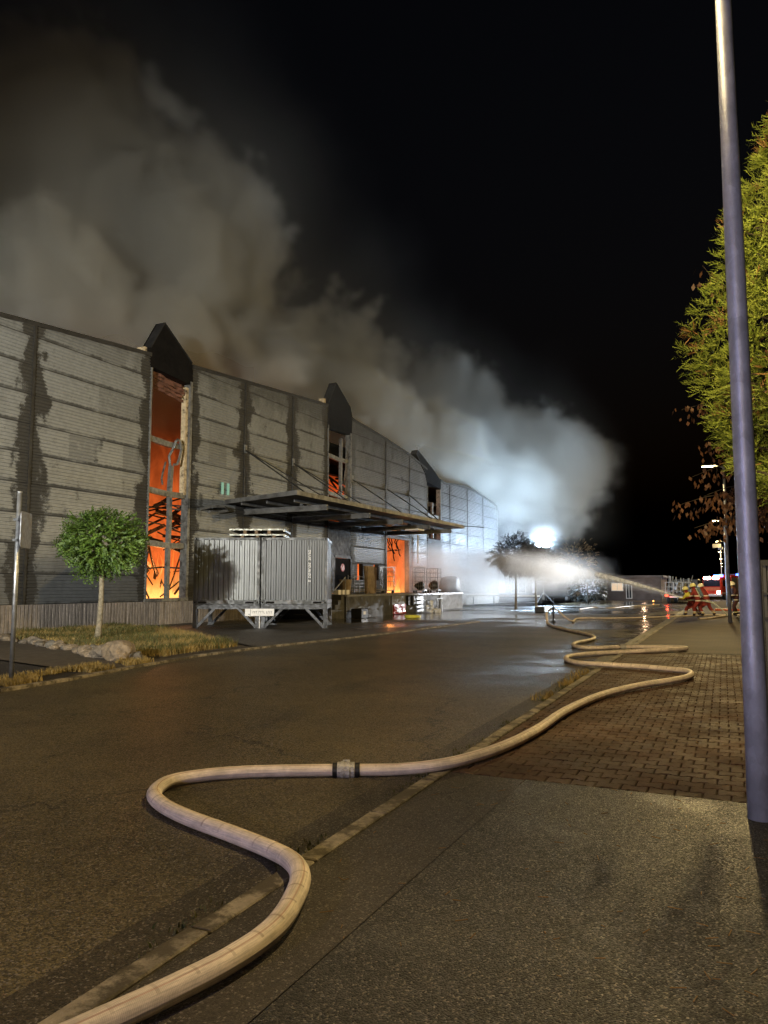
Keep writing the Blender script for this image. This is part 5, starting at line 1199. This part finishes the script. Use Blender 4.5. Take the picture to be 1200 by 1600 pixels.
MP = Vector((-7.0, -10.0, 5.6))           # raised floodlight mast of that engine, lighting the facade
ms = MB().tube([(.35, 2.0, 2.8), (.35, 2.0, 5.35)], .05, 8).build('light_mast', M['rim'], tr2)
MB().cbox(.05, .65, 1.98, 2.1, 5.4, 5.75, .03).build('mast_lamp', M['rim'], ms)
md_ = Vector((-.33, .94, .12)); light('mast_light', 'SPOT', MP, MAST_C, MAST_W, .15, md_.to_track_quat('-Z', 'Y').to_euler(), spot_size=R(52), spot_blend=.8)
light('beacon_light', 'POINT', (tk.x-.2, 102.8, 3.3), (.16, .20, 1.0), 120, .25)
added_mast = MB().tube([(.35, 2.0, 2.8), (.35, 2.0, 6.3)], .05, 8).build('light_mast', M['rim'], tr1)  # mast added to this engine to carry the beam onto the spray
MB().cbox(.05, .65, 1.94, 2.1, 6.3, 6.6, .03).build('mast_lamp', M['rim'], added_mast)  # added lamp body, belonging to the added mast
WB = Vector((tk.x+.9, 105.0, 6.5)); light('added_spray_beam', 'SPOT', WB, (.92, .95, 1.0), 180000, .01, (Vector((-16, 53.5, 2.2))-WB).to_track_quat('-Z', 'Y').to_euler(), spot_size=R(19), spot_blend=.5)  # added beam, put in to brighten the water jet and the dock mist
bd_ = (Vector((-16, 53.5, 0))-Vector((WB.x, WB.y, 0))).normalized(); sd_ = Vector((-bd_.y, bd_.x, 0)); bc = WB + bd_*.6
bdo = MB().add([bc+sd_*.5+Vector((0, 0, -.026)), bc-sd_*.5+Vector((0, 0, -.026)), bc-sd_*.5+Vector((0, 0, .45)), bc+sd_*.5+Vector((0, 0, .45)), bc+sd_*.5+bd_*.02+Vector((0, 0, -.026)), bc-sd_*.5+bd_*.02+Vector((0, 0, -.026)), bc-sd_*.5+bd_*.02+Vector((0, 0, .45)), bc+sd_*.5+bd_*.02+Vector((0, 0, .45))], [(0, 1, 2, 3), (7, 6, 5, 4), (0, 4, 5, 1), (2, 6, 7, 3), (0, 3, 7, 4), (1, 5, 6, 2)]).build('added_beam_cutoff', M['rubber_black']); bpy.context.view_layer.update(); bdo.parent = added_mast; bdo.matrix_parent_inverse = added_mast.matrix_world.inverted()  # added plate that cuts the beam off above the spray
ev = yp(1060, 943, 79); v = empty('equipment_truck', (ev.x, 79, 0), R(-4), 'dark flatbed truck seen from behind with caged gear and red tail lamps', 'truck')
MB().cbox(-1.2, 1.2, 0, 5.5, .55, .95, .04).build('chassis', M['rubber_black'], v)
cg = MB()
for x in (-1.15, -.4, .4, 1.15): cg.bar((x, .1, .95), (x, .1, 2.05), .06)
for z in (1.2, 1.6, 2.05): cg.bar((-1.15, .1, z), (1.15, .1, z), .05)
for x in (-.1, .25): cg.bar((x, .05, 1.0), (x, .05, 1.9), .05)
cg.build('cage', M['galv'], v)
ge = MB(); rg = random.Random(8)
for i in range(26): 
    x = rg.uniform(-1.1, 1.1); ge.tube([(x, .5+rg.random()*3, .95), (x+rg.uniform(-.2, .2), .6+rg.random()*3, 1.9+rg.random()*.8)], .05, 5)
for i in range(7): ge.blob((rg.uniform(-1, 1), .5+rg.random()*3, 1.3+rg.random()*.7), .3, i, .3, 1)
ge.build('gear', M['steel_grey'], v)
MB().cbox(-1.2, 1.2, 5.6, 7.3, .6, 2.4, .1).build('cab', M['rubber_black'], v)
for s in (-1, 1):
    MB().box(s*1.05-.13, s*1.05+.13, -.03, .0, .68, .86).build('tail_lamp', M['tail_red'], v); wheel(v, s*1.0, 1.2, .48); wheel(v, s*1.0, 5.6, .48)
MB().box(-.8, .8, -.02, .0, .60, .68).build('reflector_strip', M['truck_white'], v)
light('tail_light', 'POINT', (ev.x-.95, 78.7, .75), (1, .05, .02), 25, .1)
ob = gp(1145, 955); o_ = empty('road_board', (ob.x, ob.y, .03), R(8), 'orange and white barrier board lying flat behind the hose crew', 'barrier')
plain('board_orange', (.75, .14, .06), .5, 0, .15); MB().cbox(-1.1, 1.1, -.14, .14, .0, .12, .02).build('board', M['board_orange'], o_); MB().box(-.9, .9, -.05, .05, .121, .126).build('stripe', M['truck_white'], o_)
wl = gp(1021, 942); o_ = empty('warning_lamp', wl, 0, 'small amber warning lamp on the road before the flatbed truck', 'lamp'); MB().cyl((0, 0, 0), (0, 0, .12), .1, 10).build('base', M['rubber_black'], o_); MB().cyl((0, 0, .12), (0, 0, .26), .08, 10, .05).build('lens', M['amber'], o_)

# ------------------------------------------------------------------ buildings far behind the spray
plain('render_grey', (.06, .058, .062), .8, 0, .2, .6); plain('render_warm', (.06, .05, .05), .8, 0, .25, .8); plain('roof_far', (.05, .05, .055), .7); emit('window_warm', (1.0, .72, .45), .8); emit('window_pale', (.75, .8, 1.0), .7)
plain('win_frame', (.5, .5, .5), .5)
def low_building(loc, W_, D_, H_, wins, m, label):
    b_ = empty('low_building', loc, 0, label, 'building')
    MB().box(0, W_, 0, D_, 0, H_).build('wall', M[m], b_); MB().box(-.3, W_+.3, -.4, D_+.3, H_+.003, H_+.25).build('roof', M['roof_far'], b_)
    for (x0, x1, z0, z1, mm) in wins:
        wn_ = MB().box(x0, x1, -.06, -.003, z0, z1).build('window', M['win_frame'], b_); MB().box(x0+.08, (x0+x1)/2-.03, -.075, -.061, z0+.08, z1-.08).box((x0+x1)/2+.03, x1-.08, -.075, -.061, z0+.08, z1-.08).build('pane', M[mm], wn_)
low_building((-38, 110, 0), 20.3, 9, 3.3, [(1+3.1*k, 3.2+3.1*k, .7, 2.5, 'window_pale' if k % 2 else 'glass_dark') for k in range(5)] + [(16.6, 19.8, .4, 2.7, 'window_pale')], 'render_grey', 'long low grey building with tall windows behind the spray')
low_building((-15.0, 96, 0), 6.2, 8, 2.7, [(.5, 1.9, 1.1, 2.1, 'window_warm'), (2.2, 2.9, .2, 2.2, 'glass_dark')], 'render_warm', 'small low building with one warm lit window beyond the water jet')
light('wall_lamp', 'POINT', (-10.5, 93.5, 2.6), (1, .6, .35), 110, .1)
gr = empty('guard_rail', (-19.5, 66, 0), 0, 'pale horizontal guard rail in the mist behind the round trees', 'rail')
MB().box(-4.5, 3.5, -.04, .04, .75, .9).build('beam', M['paint_white'], gr)
for k in range(5): MB().box(-4.4+1.9*k, -4.3+1.9*k, -.04, .04, 0, .75).build('post', M['galv'], gr)
vn = empty('parked_van', (-17.0, 88, 0), R(80), 'dark van parked in the mist under the balloon light', 'van')
MB().cbox(-1, 1, 0, 4.6, .35, 2.2, .2).build('body', M['tarp_grey'], vn); MB().box(-.85, .85, -.01, .02, 1.3, 1.95).build('windscreen', M['glass_dark'], vn)
for s in (-1, 1):
    wheel(vn, s*.85, .9, .34); wheel(vn, s*.85, 3.7, .34); MB().box(s*1.0-.012, s*1.0+.012, .7, 1.9, 1.3, 1.95).build('window', M['glass_dark'], vn)

# ------------------------------------------------------------------ balloon floodlight
FLP = yp(848, 850, 72); fm = empty('balloon_light', (FLP.x, FLP.y, 0), 0, 'glaring white balloon floodlight on a tall mast behind the round trees', 'floodlight')
emit('balloon_glow', (.54, .75, 1.0), 1250.0)
MB().tube([(0, 0, .4), (0, 0, 2.4), (0, 0, FLP.z-.5)], .04, 8, True, [.05, .04, .03]).build('mast', M['galv'], fm)
for a in range(3): MB().tube([(0, 0, 1.1), (1.0*math.cos(a*2.09), 1.0*math.sin(a*2.09), .02)], .03, 6).build('leg', M['galv'], fm)
MB().blob((0, 0, FLP.z), (.62, .62, .38), 1, 0, 3).build('balloon', M['balloon_glow'], fm, smooth=True)

# ------------------------------------------------------------------ water jet
m, t, b = newmat('jet_water'); b.inputs['Base Color'].default_value = (.85, .87, .9, 1); b.inputs['Roughness'].default_value = .4; b.inputs['Subsurface Weight'].default_value = 0
tr_ = t.new('ShaderNodeBsdfTranslucent'); tr_.inputs[0].default_value = (.85, .87, .9, 1); tp_ = t.new('ShaderNodeBsdfTransparent'); mx = t.new('ShaderNodeMixShader'); mx.inputs[0].default_value = .5; mx2 = t.new('ShaderNodeMixShader')
n_ = t.noise(t.obj(), 6, 4, .6); t.l.new(b.outputs[0], mx.inputs[1]); t.l.new(tr_.outputs[0], mx.inputs[2]); t.l.new(tp_.outputs[0], mx2.inputs[1]); t.l.new(mx.outputs[0], mx2.inputs[2]); t.set(mx2.inputs[0], t.ramp(n_, .35, .65, .3, .7))
out = [n for n in t.n if n.type == 'OUTPUT_MATERIAL'][0]; t.l.new(mx2.outputs[0], out.inputs[0]); M['jet_water'] = m
def jetz(k): return .95 + 6.4*k - 4.1*k*k
mb = MB()
mb.tube([nz + JD*k + Vector((0, 0, jetz(k)-.95)) for k in [i*.02 for i in range(14)]], .05, 10, False, [.03+.011*i for i in range(14)])
jt = mb.build('water_jet', M['jet_water'], smooth=True); tag(jt, 'white water jet arching from the nozzle over the road into the loading door', 'water jet', None, 'stuff')
# ------------------------------------------------------------------ smoke and spray
def volume_stuff(name, label, cat, lo, hi, voxel, build_density, mat):
    ng = bpy.data.node_groups.new(name + '_field', 'GeometryNodeTree')
    ng.interface.new_socket('Geometry', in_out='INPUT', socket_type='NodeSocketGeometry')
    ng.interface.new_socket('Geometry', in_out='OUTPUT', socket_type='NodeSocketGeometry')
    class W: pass
    fake = W(); fake.node_tree = ng; t = NT(fake)
    gout = t.new('NodeGroupOutput'); vc = t.new('GeometryNodeVolumeCube')
    vc.inputs['Min'].default_value = lo; vc.inputs['Max'].default_value = hi
    for k, a in enumerate('XYZ'):
        vc.inputs['Resolution ' + a].default_value = max(4, int((hi[k]-lo[k])/voxel))
    p = t.new('GeometryNodeInputPosition').outputs[0]
    t.set(vc.inputs['Density'], build_density(t, p))
    sm = t.new('GeometryNodeSetMaterial'); sm.inputs['Material'].default_value = mat
    t.l.new(vc.outputs[0], sm.inputs[0]); t.l.new(sm.outputs[0], gout.inputs[0])
    me = bpy.data.meshes.new(name); me.materials.append(mat)
    o = bpy.data.objects.new(name, me); col.objects.link(o)
    md = o.modifiers.new('field', 'NODES'); md.node_group = ng
    return tag(o, label, cat, kind='stuff')
def volmat(name, color, dens, aniso=0.0):
    m = bpy.data.materials.new(name); m.use_nodes = True; t = NT(m)
    for n in list(t.n):
        if n.type != 'OUTPUT_MATERIAL': t.n.remove(n)
    pv = t.new('ShaderNodeVolumePrincipled'); pv.inputs['Color'].default_value = (*color, 1)
    pv.inputs['Density'].default_value = dens; pv.inputs['Anisotropy'].default_value = aniso
    pv.inputs['Density Attribute'].default_value = 'density'
    out = [n for n in t.n if n.type == 'OUTPUT_MATERIAL'][0]
    t.l.new(pv.outputs[0], out.inputs['Volume']); return m
def blob_field(t, p, blobs):
    f = None
    for (c, r) in blobs:
        q = t.vmath('SUBTRACT', p, c); q = t.vmath('DIVIDE', q, r)
        d = t.math('SUBTRACT', 1.0, t.vmath('LENGTH', q))
        if f is None: f = d
        else:
            n = t.new('ShaderNodeMath', operation='SMOOTH_MAX'); t.set(n.inputs[0], f); t.set(n.inputs[1], d); n.inputs[2].default_value = 0.12; f = n.outputs[0]
    return f
def smoke_density(t, p):
    blobs = [((-31, 46, 15), (9, 16, 9)), ((-36, 40, 22), (12, 16, 10)), ((-42, 33, 24), (14, 14, 14)), ((-33, 58, 19), (9, 12, 9)),
             ((-38, 27, 16), (12, 12, 9)), ((-30, 30, 13), (6, 14, 6)), ((-44, 44, 30), (13, 13, 9)), ((-50, 36, 36), (14, 12, 9)), ((-46, 24, 30), (11, 10, 9)),
             ((-28, 64, 14.5), (6.5, 11, 7)), ((-26, 74, 13), (6.5, 10, 7)), ((-21, 82, 14.5), (9, 10, 9)), ((-30, 78, 21), (9, 11, 8)), ((-24, 53, 15), (2.6, 9, 3.6)), ((-23.5, 63, 14.5), (3.2, 9, 4.5))]
    f = blob_field(t, p, blobs)
    warp = t.noise(p, 0.06, 3, 0.55, out='Color')
    q = t.vmath('ADD', p, t.vmath('MULTIPLY', t.vmath('SUBTRACT', warp, (0.5, 0.5, 0.5)), (13, 13, 13)))
    n1 = t.noise(q, 0.075, 3, 0.5)
    def billow(sc_, det): return t.math('SUBTRACT', 0.30, t.math('ABSOLUTE', t.math('MULTIPLY', t.math('SUBTRACT', t.noise(q, sc_, det, 0.5), 0.5), 2.0)))
    k = t.math('MULTIPLY', t.math('SUBTRACT', n1, 0.5), 1.4)
    for sc_, am in ((0.10, -0.55), (0.22, -0.42), (0.50, -0.22)): k = t.math('ADD', k, t.math('MULTIPLY', billow(sc_, 1.5), am))
    n3 = t.noise(q, 1.0, 3, 0.6); k = t.math('ADD', k, t.math('MULTIPLY', t.math('SUBTRACT', n3, 0.5), 0.30))
    d = t.ramp(t.math('ADD', f, k), 0.0, 0.13)
    haze = t.math('MULTIPLY', t.ramp(t.math('ADD', f, t.math('MULTIPLY', t.math('SUBTRACT', n1, 0.5), 1.6)), -0.55, 0.4), 0.035)
    d = t.math('MULTIPLY', t.math('MAXIMUM', d, haze), t.ramp(t.sep(p)[0], -9.5, -17, 0.0, 1.0))
    z = t.sep(p)[2]
    d = t.math('MULTIPLY', d, t.ramp(t.math('ADD', z, t.ramp(t.sep(p)[1], 68, 80, 0.0, 4.5)), 9.0, 12.5))
    d = t.math('MULTIPLY', d, t.ramp(t.sep(p)[1], 56, 76, 1.0, 0.30))
    return t.math('MULTIPLY', d, t.ramp(z, 46, 16, 0.30, 1.0))
smoke = volume_stuff('smoke', 'thick grey smoke billowing up from the roof of the burning hall', 'smoke', (-68, 12, 4), (-9, 102, 46), 0.42, smoke_density, volmat('smoke', (0.71, 0.71, 0.67), 0.62, 0.1))
def spray_density(t, p):
    L2 = JD.length_squared; LN = JD.length
    q = t.vmath('SUBTRACT', p, tuple(nz)); s = t.sep(q)
    k = t.math('ADD', t.math('MULTIPLY', s[0], JD.x/L2), t.math('MULTIPLY', s[1], JD.y/L2))
    lat = t.math('ADD', t.math('MULTIPLY', s[0], -JD.y/LN), t.math('MULTIPLY', s[1], JD.x/LN))
    zc = t.math('SUBTRACT', t.math('MULTIPLY', k, 6.4), t.math('MULTIPLY', t.math('MULTIPLY', k, k), 4.1))
    dz = t.math('SUBTRACT', s[2], zc)
    kk = t.math('MAXIMUM', k, 0.0)
    r = t.math('ADD', .07, t.math('MULTIPLY', t.math('POWER', kk, 1.2), 1.7))
    flow = t.comb(t.math('MULTIPLY', k, 7.0), t.math('MULTIPLY', lat, 1.4), t.math('MULTIPLY', dz, 1.8))
    n = t.noise(flow, 1.0, 5, .6); n2 = t.noise(p, .7, 4, .6)
    # droplets fall out below the stream
    below = t.math('MAXIMUM', t.math('MULTIPLY', dz, -1.0), 0.0); above = t.math('MAXIMUM', dz, 0.0)
    dzz = t.math('ADD', t.math('MULTIPLY', below, .55), above)
    dist = t.math('SQRT', t.math('ADD', t.math('MULTIPLY', lat, lat), t.math('MULTIPLY', dzz, dzz)))
    x = t.math('DIVIDE', dist, r); x = t.math('ADD', x, t.math('MULTIPLY', t.math('SUBTRACT', n, .5), 1.7))
    d = t.ramp(x, 1.15, .0)
    amp = t.math('DIVIDE', .55, t.math('ADD', r, .18))
    d = t.math('MULTIPLY', t.math('MULTIPLY', d, amp), t.math('MULTIPLY', t.ramp(k, -.002, .03), t.ramp(k, 1.02, .9)))
    return d
spray = volume_stuff('water_spray', 'white spray spreading from the water jet in the floodlight', 'spray', (-22.4, 44.6, 0.03), (-2.9, 56.6, 6.6), .14, spray_density, volmat('spray', (.98, .98, .98), 1.1, .55))
def mist_density(t, p):
    f = blob_field(t, p, [((-21, 54.5, 2.4), (3.2, 5.5, 2.8)), ((-19, 60, 2.2), (5.0, 7.5, 2.8)), ((-20, 67, 3.2), (4, 8, 3.6)), ((-21, 80, 4), (6, 9, 4.5)), ((-20.3, 68, 6), (2.2, 10, 6)), ((-17, 71.5, 6), (2.4, 3.0, 2.2)), ((-13, 54, 2.6), (4.5, 5, 1.8))])
    warp = t.noise(p, .12, 3, .5, out='Color'); q = t.vmath('ADD', p, t.vmath('MULTIPLY', warp, (7, 7, 7)))
    n = t.noise(t.vmath('MULTIPLY', q, (.8, .7, 1.0)), .28, 5, .62)
    d = t.ramp(t.math('ADD', f, t.math('MULTIPLY', t.math('SUBTRACT', n, .5), 1.7)), -.05, .9)
    z = t.sep(p)[2]; low = t.math('MULTIPLY', t.ramp(z, 3.2, 6.0, 1.0, .40), t.ramp(t.sep(p)[1], 68, 58, .7, 3.2))
    return t.math('MULTIPLY', t.math('MULTIPLY', d, low), t.math('MULTIPLY', t.ramp(z, .05, 1.6, .5, 1.0), t.ramp(z, 14.5, 10, 0.0, 1.0)))
mist = volume_stuff('mist', 'bright drifting mist and steam round the far corner of the hall', 'mist', (-30, 44, 0.03), (-6.0, 92, 15), .40, mist_density, volmat('mist', (.97, .97, .97), .075, .35))
